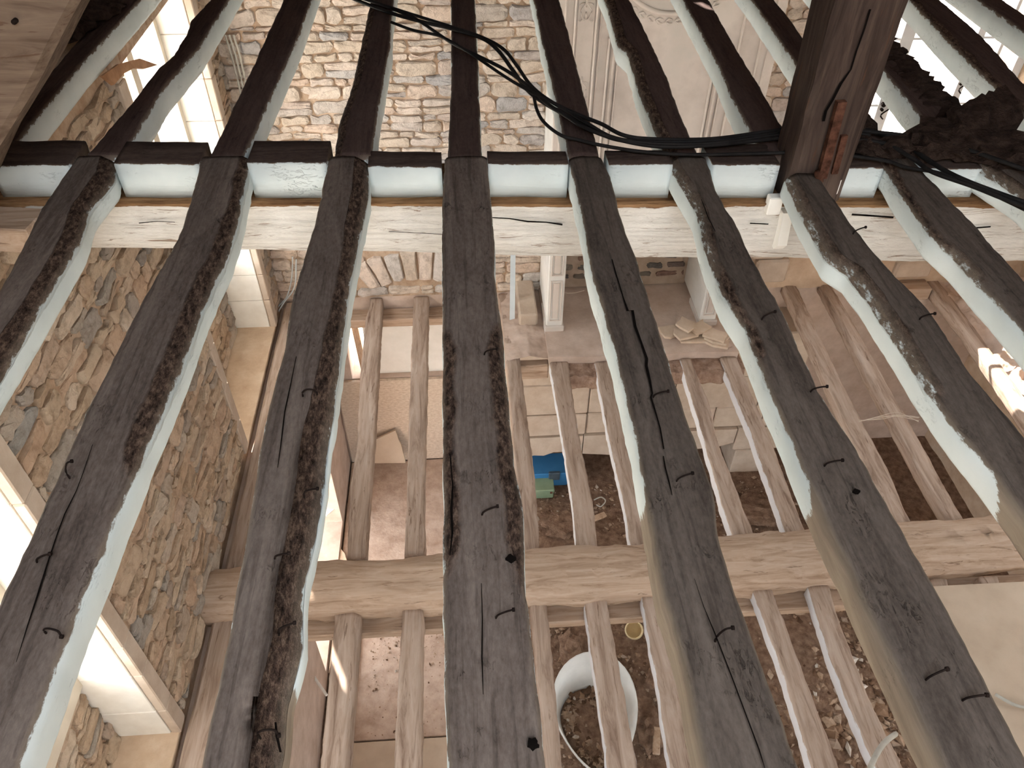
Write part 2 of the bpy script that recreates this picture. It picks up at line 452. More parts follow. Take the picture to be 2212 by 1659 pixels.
def rubble_wall(parent, place, u0, u1, v0, v1, hmin, hmax, wmin, wmax, mat, skip, seed, limit=300, gap=.006, jit=.007, proud=(.012, .032), visible=None, name='stone'):
    random.seed(seed)
    items = []
    lines = [v0]
    while lines[-1] < v1: lines.append(lines[-1] + random.uniform(hmin, hmax))
    fr = random.uniform(0, 50)
    def course(i):
        base = lines[i]
        return lambda u: base + .022*noise.noise(Vector((u*2.3, i*7.7, fr))) + .012*noise.noise(Vector((u*7.0, i*3.1, fr)))
    for i in range(len(lines)-1):
        a, b = course(i), course(i+1)
        h = lines[i+1]-lines[i]
        u = u0 - random.uniform(0, wmin)
        while u < u1:
            w = random.uniform(wmin, wmax)*(.75 + .5*h/hmax)
            e = min(u + w, u1 + .02)
            s0 = max(u, u0)
            if e - s0 > .04 and not skip(s0, e, lines[i], lines[i+1]):
                if h > .085 and random.random() < .30:
                    mid = lambda q, a=a, b=b: lerp(a(q), b(q), .5) + .006*noise.noise(Vector((q*9, i, 1.0)))
                    parts = [(a, mid), (mid, b)]
                else: parts = [(a, b)]
                for (p, q) in parts:
                    poly = stone_poly(s0, e, p, q, gap, jit)
                    vs, fs = stone_mesh(poly, place, random.uniform(*proud))
                    c = sum(vs, Vector((0, 0, 0)))/len(vs)
                    px, py = pix(c)
                    inside = -20 < px < W+20 and -20 < py < H+20 and (visible is None or visible(px, py))
                    area = (e-s0)*h/max((c-CAM).length, .5)**2
                    items.append((inside, area, vs, fs, random.random()))
            u = e
    items.sort(key=lambda t: (not t[0], -t[1]))
    rest_v, rest_f, rest_r = [], [], []
    for k, (ins, ar, vs, fs, rn) in enumerate(items):
        if k < limit and ins:
            mesh_obj(name, vs, fs, mat, parent, False, {'rnd': [rn]*len(vs)})
        else:
            n = len(rest_v); rest_v += vs; rest_f += [tuple(i+n for i in f) for f in fs]; rest_r += [rn]*len(vs)
    if rest_v:
        o = mesh_obj('stone_remainder', rest_v, rest_f, mat, parent, False, {'rnd': rest_r})
        tag(o, kind='stuff')

# --- outside ground and the storeys' walls
g = MB().box((-40, -40, -5.9), (45, 60, -5.75)).obj('ground_outside', 'gravel')
tag(g, 'pale gravel courtyard outside the windows', 'ground', kind='structure')
floor = None

WIN_L = [(4.03, 5.42), (0.47, 1.92)]          # openings in the left wall, along Y
WZ0, WZ1 = -2.46, -0.24                         # glass bottom and lintel
XO = -2.25                                      # outer face of the left wall
lw = MB()
ys = [(-2.6, WIN_L[1][0]), (WIN_L[1][1], WIN_L[0][0]), (WIN_L[0][1], 6.45)]
for a, b in ys: lw.box((XO, a, ZL), (XW, b, -.13))
for a, b in WIN_L:
    lw.box((XO, a, ZL), (-2.02, b, WZ0))               # thin apron under the glass
    lw.box((XO, a, WZ1), (XW, b, -.13))              # lintel
GLY = (3.3, 4.9)                                       # unseen doorway added in the left wall for fill light
lg = MB()
for a, b in ((-2.6, GLY[0]), (GLY[1], 6.45)): lg.box((XO, a, ZG-.3), (-1.36, b, ZL-.10))   # thicker ground storey
lg.box((XO, GLY[0], ZG-.3), (-1.36, GLY[1], -5.2)); lg.box((XO, GLY[0], -3.45), (-1.36, GLY[1], ZL-.10))
wall_ll = lg.obj('wall_left_lower', 'plaster_dust'); tag(wall_ll, 'thick plastered ground floor wall under the left stone wall', 'wall', kind='structure')
lw.box((XO, -2.6, ZL-.10), (XW+.0, 6.45, ZL))
wall_left = lw.obj('wall_left', 'mortar'); tag(wall_left, 'rubble stone side wall with two deep window recesses', 'wall', kind='structure')

# back wall storey 1, with the window at the right
BWX0, BWX1, BWZ0, BWZ1 = 2.98, 4.42, -2.36, -0.28
bw = MB()
bw.box((XO, YB, ZL), (BWX0, YB+.55, ZU+.25)); bw.box((BWX1, YB, ZL), (XR+.5, YB+.55, ZU+.25))
bw.box((BWX0, YB, ZL), (BWX1, YB+.55, BWZ0)); bw.box((BWX0, YB, BWZ1), (BWX1, YB+.55, ZU+.25))
wall_back = bw.obj('wall_back', 'mortar'); tag(wall_back, 'pale rubble stone end wall behind the joists', 'wall', kind='structure')

# ground storey end wall with the high recess on the left
gb = MB()
NX0, NX1, NZ0, NZ1 = -1.18, -0.10, -4.06, -3.26
gb.box((XO, YB, ZG-.3), (NX0, YB+.55, ZL)); gb.box((NX1, YB, ZG-.3), (XR+.5, YB+.55, ZL))
gb.box((NX0, YB, ZG-.3), (NX1, YB+.55, NZ0)); gb.box((NX0, YB, NZ1), (NX1, YB+.55, ZL))
wall_gb = gb.obj('wall_back_lower', 'plaster_dust'); tag(wall_gb, 'dusty plastered ground floor wall far below', 'wall', kind='structure')

# right wall and wall behind the viewer, with openings added for fill light
rw = MB()
RWY = (1.2, 2.8)
GZ0, GZ1 = -5.2, -3.45                         # added ground floor openings, letting in fill light
for a, b in ((-2.6, RWY[0]), (RWY[1], 6.45)): rw.box((XR, a, ZG-.3), (XR+.5, b, ZU+.25))
rw.box((XR, RWY[0], ZG-.3), (XR+.5, RWY[1], GZ0)); rw.box((XR, RWY[0], GZ1), (XR+.5, RWY[1], -2.3)); rw.box((XR, RWY[0], -.35), (XR+.5, RWY[1], ZU+.25))
wall_right = rw.obj('wall_right', 'plaster_tan'); tag(wall_right, 'rough plastered wall on the right beyond the joists', 'wall', kind='structure')
fw = MB()
FWX = [(-.6, .7), (2.2, 3.6)]
xs = [XO, -.6, .7, 2.2, 3.6, XR+.5]
for a, b in ((XO, -.6), (.7, 2.2), (3.6, XR+.5)): fw.box((a, -2.6-.4, ZG-.3), (b, -2.6, ZU+.25))
for a, b in FWX:
    fw.box((a, -3.0, ZG-.3), (b, -2.6, GZ0)); fw.box((a, -3.0, GZ1), (b, -2.6, -1.6)); fw.box((a, -3.0, -.35), (b, -2.6, ZU+.25))
wall_front = fw.obj('wall_front', 'plaster_tan'); tag(wall_front, 'rough plastered wall behind the viewer', 'wall', kind='structure')

# ground floor
def heightfield(name, x0, x1, y0, y1, z, n, amp, mat, sc=3.0, hill=None, kind=None, label=None, cat=None):
    nx = n; ny = max(4, int(n*(y1-y0)/(x1-x0))); vs = []; fs = []
    for j in range(ny+1):
        for i in range(nx+1):
            x = lerp(x0, x1, i/nx); y = lerp(y0, y1, j/ny)
            h = amp*(noise.fractal(Vector((x*sc, y*sc, .3)), 1.0, 2.0, 5))
            if hill: h += hill(x, y)
            vs.append((x, y, z + h))
    for j in range(ny):
        for i in range(nx):
            a = j*(nx+1)+i; fs.append((a, a+1, a+nx+2, a+nx+1))
    o = mesh_obj(name, vs, fs, mat, None, True); tag(o, label, cat, kind=kind); return o
floor = heightfield('floor', -1.36, XR, -2.6, YB, ZG-.02, 150, .022, 'soil', 3.0,
    lambda x, y: .05*max(0, 1-((x-1.0)**2+(y-4.3)**2)/.5) + .07*max(0, 1-((x-2.6)**2+(y-3.2)**2)/1.2), 'structure', 'earth floor strewn with rubble far below the joists', 'floor')

# attic: boarded roof with a roof opening added behind the viewer for fill light, gables
at_ = MB()
ZR = 2.75
SKY = (-1.4, 2.0, -2.6, -.4)
HOLE = Vector((1.25, 3.98, 0)) - SUN_DIR*(ZR/(-SUN_DIR.z))*1.0
hx, hy = HOLE.x, HOLE.y
xs = sorted([XO, SKY[0], hx-.035, hx+.035, SKY[1], XR+.5]); ysr = sorted([-3.0, SKY[2], SKY[3], 6.35, 7.2])
for i in range(len(xs)-1):
    for j in range(len(ysr)-1):
        a, b, c, d = xs[i], xs[i+1], ysr[j], ysr[j+1]
        mxx, myy = (a+b)/2, (c+d)/2
        if SKY[0] < mxx < SKY[1] and SKY[2] < myy < SKY[3]: continue
        at_.box((a, c, ZR), (b, d, ZR+.08))
ceiling = at_.obj('ceiling', 'roof'); tag(ceiling, 'boarded attic roof above the viewer', 'ceiling', kind='structure')
aw = MB()
aw.box((XO-.1, -3.0, -.13), (XO+.1, 7.2, ZR)); aw.box((XR+.4, -3.0, ZU+.25), (XR+.6, 7.2, ZR))
aw.box((XO, -3.1, ZU+.25), (XR+.5, -2.9, ZR)); 
# far gable with a small vent slit
VY = 6.0
tt = (VY - 3.98)/(-SUN_DIR.y)
vx, vz = 1.25 - SUN_DIR.x*tt, -SUN_DIR.z*tt
aw.box((XO, VY, ZU+.25), (vx-.045, VY+.12, ZR)); aw.box((vx+.045, VY, ZU+.25), (XR+.5, VY+.12, ZR))
aw.box((vx-.045, VY, ZU+.25), (vx+.045, VY+.12, vz-.10)); aw.box((vx-.045, VY, vz+.08), (vx+.045, VY+.12, ZR))
wall_attic = aw.obj('wall_attic', 'roof'); tag(wall_attic, 'boarded attic gables and low side walls', 'wall', kind='structure')

portal('window_daylight_left_far', (XO+.02, 4.71, -1.46), (1.42, 2.32), (1, 0, 0))
portal('window_daylight_left_near', (XO+.02, 1.19, -1.46), (1.45, 2.32), (1, 0, 0))
portal('window_daylight_back', (3.70, YB+.5, -1.25), (1.44, 1.94), (0, -1, 0))
portal('added_window_daylight_right', (XR+.45, 2.0, -1.32), (1.6, 1.95), (-1, 0, 0))  # this and the portals below stand in openings added for fill light
portal('added_window_daylight_front', (.05, -2.95, -.97), (1.3, 1.25), (0, 1, 0))
portal('added_window_daylight_front_right', (2.9, -2.95, -.97), (1.4, 1.25), (0, 1, 0))
portal('added_roof_daylight', (.3, -1.5, ZR+.06), (3.4, 2.2), (0, 0, -1))
portal('added_door_daylight_front', (.05, -2.95, -4.32), (1.3, 1.75), (0, 1, 0))
portal('added_door_daylight_front_right', (2.9, -2.95, -4.32), (1.4, 1.75), (0, 1, 0))
portal('added_door_daylight_right', (XR+.45, 2.0, -4.32), (1.6, 1.75), (-1, 0, 0))
portal('added_door_daylight_left', (XO+.02, 4.1, -4.32), (1.6, 1.75), (1, 0, 0))

# ---- stones of the end wall
def place_back(u, v, h): return Vector((u, YB - h, v))
BX0_ = .66
def skip_back(u0, u1, v0, v1):
    if u1 > BWX0-.12 and u0 < BWX1+.12 and v1 > BWZ0-.05 and v0 < BWZ1+.2: return True
    if u0 > 2.2 and v0 < -2.25: return True                      # earth-plastered foot
    if -.92 < (u0+u1)/2 < .06 and -2.89 < (v0+v1)/2 < -2.53: return True   # relieving arch
    if (u0 < -.60 and u1 > -.60) and False: return True
    return False
KW = dict(proud=(.012, .036), gap=.0045, jit=.011)
rubble_wall(wall_back, place_back, XW, BX0_ - .004, ZL+.02, .12, .050, .125, .09, .28, 'stone_back', skip_back, 5, limit=262,
            visible=lambda x, y: (y < 335 and x < 1240) or (530 < y < 680 and 560 < x < 1200), **KW)
rubble_wall(wall_back, place_back, 2.17, BWX0-.12, -2.2, .12, .060, .125, .10, .28, 'stone_back', skip_back, 6, limit=30,
            visible=lambda x, y: 1640 < x < 1760 and y < 300, **KW)
rubble_wall(wall_back, place_back, BWX1+.12, XR, -2.2, .12, .060, .125, .10, .28, 'stone_back', skip_back, 7, limit=0, **KW)
# relieving arch stones low in the end wall
random.seed(3)
ctr = Vector((-.43, 0, -3.80)); n = 8
for k in range(n):
    a0 = math.radians(lerp(118, 62, k/n)); a1 = math.radians(lerp(118, 62, (k+1)/n))
    r0, r1 = .96 + random.uniform(-.02, .03), 1.24 + random.uniform(-.03, .03)
    g = .006
    poly = []
    for (r, a) in ((r0, a0-g), (lerp(r0, r1, .5), a0-g), (r1, a0-g), (r1+.012, (a0+a1)/2), (r1, a1+g), (lerp(r0, r1, .5), a1+g), (r0, a1+g), (r0-.01, (a0+a1)/2)):
        poly.append((ctr.x + r*math.cos(a) + random.uniform(-.006, .006), ctr.z + r*math.sin(a) + random.uniform(-.006, .006)))
    vs, fs = stone_mesh(poly, place_back, random.uniform(.03, .05))
    mesh_obj('arch_stone', vs, fs, 'stone_back', wall_back, False, {'rnd': [random.choice((.18, .62, .3, .98))]*len(vs)})

# ---- stones of the left wall
def place_left(u, v, h): return Vector((XW + h, u, v))
(a1, b1), (a0, b0) = WIN_L
KL = dict(proud=(.010, .030), gap=.007, jit=.013)
no = lambda *z: False
rubble_wall(wall_left, place_left, b0+.09, a1-.09, ZL+.02, -.27, .055, .13, .10, .30, 'stone_left', no, 9, limit=236, visible=lambda x, y: x < 620 and y > 120, **KL)
rubble_wall(wall_left, place_left, b1+.09, YB-.02, ZL+.02, -.27, .06, .13, .10, .28, 'stone_left', no, 10, limit=20, **KL)
rubble_wall(wall_left, place_left, -.3, a0-.09, ZL+.02, -.27, .06, .13, .10, .30, 'stone_left', no, 12, limit=6, **KL)
# apron stones inside the recesses
def place_apron(u, v, h): return Vector((-2.02 + h, u, v))
for (a, b) in WIN_L:
    ap = mesh_obj('apron_backing', [(-2.03, a, ZL), (-2.03, b, ZL), (-2.03, b, WZ0), (-2.03, a, WZ0)], [(0, 1, 2, 3)], 'mortar', wall_left)
    rubble_wall(wall_left, place_apron, a+.02, b-.02, ZL, WZ0-.03, .06, .12, .12, .3, 'stone_left', lambda *q: False, int(a*10)+2, limit=18)
# dressed stones down the recess edges (quoins) and reveals
random.seed(21)
for (a, b) in WIN_L:
    for side, yy in ((-1, a), (1, b)):
        z = ZL
        k = 0
        while z < WZ1 + .05:
            h = random.uniform(.26, .42); w = .09
            z1 = min(z+h, WZ1+.1)
            y0, y1 = (yy-w, yy) if side < 0 else (yy, yy+w)
            y0 += .002; y1 -= .002
            MB().box((XW-.02, y0 - (.012 if side > 0 else 0), z+.002), (XW+.03, y1 + (.012 if side < 0 else 0), z1-.002), bev=.006).obj('quoin', 'ashlar', wall_left)
            MB().box((XO+.05, yy-.012 if side > 0 else yy-.01, z+.002), (XW-.025, yy+.01 if side > 0 else yy+.012, z1-.002), bev=.004).obj('reveal_block', 'ashlar_white', wall_left)
            z = z1
    MB().box((-2.22, a+.01, WZ0-.02), (-2.0, b-.01, WZ0+.03), bev=.01).obj('sill', 'ashlar_white', wall_left)
    MB().box((-2.02, a, ZL-.02), (XW+.02, b, ZL+.012), bev=.004).obj('recess_floor', 'plaster_tan', wall_left)
    MB().box((XO+.05, a-.1, WZ1), (XW+.02, b+.1, -.135), bev=.01).obj('lintel', 'dusty_x', wall_left)

# ledge of the thicker lower wall, with a long board along it and a dark joint
ld = MB(); N_ = 60; rings = []
for i in range(N_+1):
    y = lerp(-.2, 5.75, i/N_); w = .012*nz(y, 1, 0, 3)
    rings.append([Vector((XW+.055+w, y, ZL-.11)), Vector((XW+.055+w, y, ZL-.012)), Vector((XW+.075+w, y, ZL+.004)), Vector((-1.37+w, y, ZL+.004+.01*nz(y, 4, 0, 2))), Vector((-1.345+w, y, ZL-.02)), Vector((-1.345+w, y, ZL-.11))])
ld.loft(rings)
o = ld.obj('wall_plate', 'dusty'); tag(o, 'long dusty wall plate along the foot of the left stone wall', 'beam')
nails_done = 0

# earth plaster foot right of the chimney breast
pf = MB(); rows = []
for j in range(9):
    rr = []
    for i in range(40):
        x = lerp(2.2, XR, i/39); z = lerp(ZL-.02, -2.22, j/8)
        rr.append(Vector((x, YB - .03 - .03*noise.fractal(Vector((x*3, z*5, 2)), 1, 2, 4) - .03*(1-j/8), z)))
    rows.append(rr)
vs = [p for r in rows for p in r]; fs = [(j*40+i, j*40+i+1, (j+1)*40+i+1, (j+1)*40+i) for j in range(8) for i in range(39)]
mesh_obj('earth_render', vs, fs, 'plaster_tan', wall_back, True)
for (x0, x1, z0, z1) in ((2.55, 2.86, -2.72, -2.45), (2.62, 2.93, -2.98, -2.73), (3.95, 4.3, -2.98, -2.80)):
    MB().box((x0, YB-.10, z0), (x1, YB+.02, z1), bev=.02).obj('foot_block', 'ashlar', wall_back)

# ---------------------------------------------------------------- windows
def casement(name, label, org, ax, width, z0, z1, mull, rails, mat, depth=.05, out=None, bar=.018):
    """org: start point of the opening, ax: unit vector along it; mull: list of (offset, width); rails: list of z"""
    ax = Vector(ax); nrm = Vector((-ax.y, ax.x, 0))
    root = empty(name, (org[0], org[1], z0)); tag(root, label, 'window', kind='structure')
    def bx(o0, o1, za, zb, d=depth, off=0.0):
        m = MB(); P = Vector((org[0], org[1], 0))
        q = [P + ax*o0 - nrm*(d/2) + nrm*off, P + ax*o1 - nrm*(d/2) + nrm*off, P + ax*o1 + nrm*(d/2) + nrm*off, P + ax*o0 + nrm*(d/2) + nrm*off]
        return m.prism([Vector((p.x, p.y, za)) for p in q], (0, 0, zb-za))
    f = bx(0, .07, z0, z1); 
    for args in ((width-.07, width, z0, z1), (.07, width-.07, z0, z0+.09), (.07, width-.07, z1-.07, z1)):
        b = bx(*args); f.add(b.v, b.f)
    f.obj('window_frame', mat, root)
    for (o0, w) in mull:
        b = bx(o0-w/2, o0+w/2, z0+.09, z1-.07, depth*.9); mm = b.obj('mullion', mat, root)
    edges = [.07] + [e for (o0, w) in mull for e in (o0-w/2, o0+w/2)] + [width-.07]
    for k in range(0, len(edges), 2):
        a, b_ = edges[k], edges[k+1]
        zz = [z0+.09] + list(rails) + [z1-.07]
        for z in rails: bx(a, b_, z-bar/2, z+bar/2, depth*.6).obj('glazing_bar', mat, root)
        for za, zb in zip(zz, zz[1:]): bx(a, b_, za+.004, zb-.004, .004).obj('pane', 'glass', root)
    root_m = [c for c in root.children if c.name.startswith('mullion')]
    return root, root_m
w1, bxf = casement('window_1', 'tall bright window in the left wall beside the end wall', (-1.95, WIN_L[0][0]), (0, 1, 0), 1.39, WZ0+.03, WZ1, [(.79, .09)], [-2.0, -1.42, -.86], 'frame_cream')
w2, bxf = casement('window_2', 'bright window in the left wall nearest the viewer', (-2.0, WIN_L[1][0]), (0, 1, 0), 1.45, WZ0+.03, WZ1, [(.72, .09)], [-2.0, -1.42, -.86], 'frame_cream')
w3, bxm = casement('window_3', 'glaring white window in the end wall right of the panelling', (BWX0, YB+.12), (1, 0, 0), BWX1-BWX0, BWZ0, BWZ1, [(.43, .10), (1.0, .06), (1.20, .025)], [-1.90, -1.39, -.87], 'frame_white')
# espagnolette handles on that window
for hi_, (x, z) in enumerate(((3.42, -1.42), (3.99, -1.22))):
    hnd = MB(); pts = [(x+.028*math.sin(t*2*math.pi)*(1 if t < 1 else 1), YB+.07, z+.06-.13*t) for t in [k/14 for k in range(15)]]
    hnd.tube(pts, .006, 6); hnd.tube([(x-.035, YB+.085, z+.05), (x-.035, YB+.06, z+.05)], .018, 8)
    hnd.tube([(x-.035, YB+.085, z+.01), (x-.035, YB+.06, z+.01)], .012, 8)
    hnd.obj('window_handle', 'iron', bxm[hi_], True)
MB().box((BWX0-.1, YB-.03, BWZ0-.06), (BWX1+.1, YB+.2, BWZ0-.001), bev=.01).obj('sill', 'ashlar_white', wall_back)
w4, bxf = casement('added_window_4', 'added window in the right wall outside the picture, for fill light', (XR+.25, RWY[0]), (0, 1, 0), RWY[1]-RWY[0], -2.3, -.35, [(.8, .1)], [-1.8, -1.3, -.8], 'frame_white')  # unseen window, added to bring in light from the right

# torn paper hanging by the first window
rg = MB()
pl = [at(215, 165, X=-1.6), at(250, 140, X=-1.6), at(295, 128, X=-1.6), at(335, 142, X=-1.6), at(308, 150, X=-1.6), at(285, 148, X=-1.6), at(262, 160, X=-1.6), at(240, 185, X=-1.6)]
rg.prism(pl, (.012, .01, 0)); o = rg.obj('torn_paper', 'rag'); tag(o, 'torn brown strip dangling across the left window', 'scrap')
# cream conduit bundle on the end wall in the corner
cb = MB()
for k in range(3):
    cb.tube(spline([at(486+9*k, 75, Y=YB-.05), at(500+9*k, 120, Y=YB-.06), at(514+8*k, 175, Y=YB-.05), at(528+8*k, 240, Y=YB-.05)], 5), .008, 6)
o = cb.obj('conduit_bundle', 'cable_grey'); tag(o, 'bundle of grey conduits on the stone wall beside the left window', 'pipe')
for k, (pp, lb) in enumerate((([(632, 555), (630, 600), (620, 640), (603, 660), (594, 678)], 'thin white wire looping down the wall corner, upper strand'),
                              ([(640, 560), (636, 620), (612, 655), (598, 680)], 'thin white wire looping down the wall corner, lower strand'))):
    o = MB().tube(spline([at(x, y, Y=YB-.08-.03*k) for x, y in pp], 6), .006, 6).obj('white_wire', 'white_strip', smooth=True); tag(o, lb, 'wire')

# ================================================================== CHIMNEY BREAST, PANELLING, FIREPLACE
BX0, BX1, BYF = .66, 2.16, 5.30
cbm = MB()
cbm.box((BX0, BYF, -1.795), (BX1, YB-.001, -.13))
breast = cbm.obj('chimney_breast', 'panel_white'); tag(breast, 'plastered chimney breast rising above the fireplace', 'chimney breast')
tr = empty('trumeau', (1.40, BYF, -1.90)); tag(tr, 'tall pale painted panelling with carved pilaster above the fireplace', 'panelling')
def tb(name, x0, x1, z0, z1, d0, d1, mat='panel', bev=.006):
    return MB().box((x0, BYF-d1, z0), (x1, BYF-d0, z1), bev=bev).obj(name, mat, tr)
ZT0, ZT1 = -1.795, -.13
tb('panel_board', BX0+.0, BX1, ZT0, ZT1, .001, .02)
pil = tb('pilaster', .785, .900, ZT0+.1, ZT1, .02, .028)
tb('edge_bead', .70, .715, ZT0, ZT1, .02, .046, bev=.005)
for x in (.765, .905): tb('bead', x, x+.014, ZT0, ZT1, .02, .052, bev=.006)
tb('stile_bead', .935, .944, ZT0, ZT1, .02, .044, bev=.004)
# big arched inner frame mouldings
tb('moulding', 1.00, 1.012, ZT0, -.58, .02, .056, bev=.005); tb('moulding', 1.024, 1.06, ZT0, -.62, .02, .046, bev=.012); tb('moulding', 1.07, 1.078, ZT0, -.6, .02, .050, bev=.004)
tb('moulding', 1.735, 1.745, ZT0, -.75, .02, .056, bev=.005); tb('moulding', 1.76, 1.795, ZT0, -.75, .02, .048, bev=.012); tb('moulding', 1.81, 1.818, ZT0, -.72, .02, .050, bev=.004)
tb('stile_bead', 1.885, 1.90, ZT0, ZT1, .02, .050, bev=.005)
tb('edge_bead', 2.03, 2.042, ZT0, ZT1, .02, .050, bev=.005); tb('edge_bead', 2.09, 2.16, ZT0, ZT1, .02, .030, bev=.004)
# oval frame at the top with a garland
ov = MB(); pts = [(1.40 + .42*math.cos(t), BYF-.03, .02 + .46*math.sin(t)) for t in [math.pi*1.12 + math.pi*.76*k/30 for k in range(31)]]
ov.tube(pts, .016, 6); ovm = ov.obj('oval_moulding', 'panel', tr, True)
random.seed(8)
for k in range(18):
    t = math.pi*1.12 + math.pi*.76*(k+.5)/18
    c = Vector((1.40 + .47*math.cos(t), BYF-.028, .02 + .51*math.sin(t)))
    lf = MB(); d = Vector((-math.sin(t), 0, math.cos(t))); nn = Vector((math.cos(t), 0, math.sin(t)))
    for s in (-1, 1):
        lf.tube([c, c + d*.02 + nn*s*.014, c + d*.045 + nn*s*.012], [.004, .010, .002], 5)
    lf.obj('garland_leaf', 'panel', ovm, True)
# carved drops on the pilaster
def carve(zc):
    cx = .84
    for s in (-1, 1):
        m = MB()
        m.tube(spline([(cx, BYF-.034, zc+.06), (cx+s*.018, BYF-.036, zc+.035), (cx+s*.034, BYF-.036, zc+.005), (cx+s*.024, BYF-.036, zc-.035), (cx+s*.006, BYF-.034, zc-.05)], 4), .005, 5)
        m.tube(spline([(cx+s*.01, BYF-.034, zc+.05), (cx+s*.03, BYF-.036, zc+.052), (cx+s*.044, BYF-.036, zc+.04)], 4), .004, 5)
        m.tube(spline([(cx+s*.02, BYF-.034, zc-.045), (cx+s*.036, BYF-.036, zc-.058), (cx+s*.046, BYF-.036, zc-.052)], 4), .004, 5)
        m.obj('carved_scroll', 'panel', pil, True)
    m = MB(); m.tube([(cx, BYF-.033, zc+.09), (cx, BYF-.036, zc+.06), (cx, BYF-.033, zc+.03)], [.002, .008, .003], 6)
    m.tube([(cx, BYF-.033, zc+.0), (cx, BYF-.038, zc-.02), (cx, BYF-.033, zc-.045)], [.003, .010, .003], 6); m.obj('carved_bud', 'panel', pil, True)
for zc in (-.28, -.42, -.93, -1.05): carve(zc)

# fireplace surround
fp = empty('fireplace_surround', (1.41, 5.25, -3.0)); tag(fp, 'white carved stone fireplace surround against the end wall', 'fireplace')
def leg(x0, x1):
    jb = MB().box((x0, 5.18, -2.96), (x1, YB-.004, -2.0), bev=.008).obj('jamb', 'panel_white', fp)
    MB().box((x0-.012, 5.155, -3.04), (x1+.012, 5.50, -2.95), bev=.006).obj('plinth', 'panel', fp)
    for (za, zb) in ((-2.90, -2.48), (-2.43, -2.08)):
        fr = MB()
        for a in ((x0+.02, za, x0+.03, zb), (x1-.03, za, x1-.02, zb), (x0+.03, za, x1-.03, za+.01), (x0+.03, zb-.01, x1-.03, zb)):
            fr.box((a[0], 5.168, a[1]), (a[2], 5.182, a[3]), bev=.003)
        fr.box((x0+.043, 5.171, za+.025), (x1-.043, 5.182, zb-.025), bev=.004)
        fr.obj('jamb_panel', 'panel', jb)
    pm = MB(); pm.tube([(lerp(x0, x1, .5)+.03*math.cos(t), 5.175, -2.40+.02*math.sin(t)) for t in [math.pi*k/8 + math.pi for k in range(9)]], .004, 5); pm.obj('jamb_scroll', 'panel', jb, True)
leg(.665, .805); leg(2.0, 2.14)
MB().box((.62, 5.14, -2.0), (2.19, YB, -1.86), bev=.02).obj('mantel_frieze', 'panel_white', fp)
MB().box((.60, 5.08, -1.86), (2.22, YB, -1.80), bev=.015).obj('mantel_shelf', 'panel_white', fp)
# sooty stone fireback
fbk = MB().box((.80, YB-.035, -2.99), (2.0, YB+.001, -2.0)).obj('fireback', 'mortar_grey', fp)
WLOC[fbk.name] = WLOC[fbk.name]
random.seed(4)
def place_fb(u, v, h): return Vector((u, YB-.037-h, v))
vv = -2.90
while vv < -2.05:
    h = random.uniform(.06, .085); u = .82
    while u < 1.96:
        w = random.uniform(.10, .26)
        if random.random() < .85:
            p = stone_poly(u, min(u+w, 1.99), lambda q: vv, lambda q: vv+h, .012, .008)
            vs, fs = stone_mesh(p, place_fb, .008)
            mesh_obj('fireback_stone', vs, fs, 'stone_hearth', fp, False, {'rnd': [random.random()]*len(vs)})
        u += w + .02
    vv += h + .022
# hearth slab
hs = MB(); top = [(.655, 4.83), (1.0, 4.81), (1.3, 4.82), (1.62, 4.80), (1.9, 4.82), (2.25, 4.80), (2.25, YB-.01), (.655, YB-.01)]
hs.prism([(x, y, -3.07) for x, y in top], (0, 0, .07)); o = hs.obj('hearth_slab', 'plaster_dust'); tag(o, 'wide dusty hearth slab in front of the fireplace', 'slab')
hm = MB(); rings = []
for i in range(41):
    x = lerp(.70, 2.28, i/40); r = random.uniform
    rings.append([Vector((x, 4.92, -3.075)), Vector((x, 4.66+.03*nz(x, 0, 0, 6)+r(-.012, .012), -3.075+r(-.012, .012))), Vector((x, 4.64+.04*nz(x, 3, 0, 9), -3.19)), Vector((x, 4.70+.04*nz(x, 7, 0, 7), -3.25+r(-.02, .01))), Vector((x, 4.92, -3.26))])
hm.loft(rings); o = hm.obj('hearth_mortar', 'earth_bed'); tag(o, 'ragged bed of earth mortar under the hearth edge', 'mortar')
# rubble strip at the left of the hearth, stone block on it, pale strip
o = heightfield('wall_footing', .30, .66, 4.86, YB, ZL-.0, 40, .02, 'plaster_dust', 6, lambda x, y: .04*max(0, 1-abs(x-.5)/.2), None, 'crumbling rubble footing left of the hearth', 'footing')
MB_ = MB().box((.44, 5.27, -3.03), (.60, 5.78, -2.90), bev=.015); o = MB_.obj('stone_block', 'ashlar'); tag(o, 'squared tan stone block lying against the fireplace side', 'stone')
st = MB().prism([at(1101, 700, Y=5.35), at(1112, 700, Y=5.35), at(1114, 530, Y=5.72), at(1103, 530, Y=5.72)], (0, .012, 0)); o = st.obj('metal_strip', 'white_strip'); tag(o, 'narrow pale metal strip leaning on the stone wall left of the fireplace', 'strip')
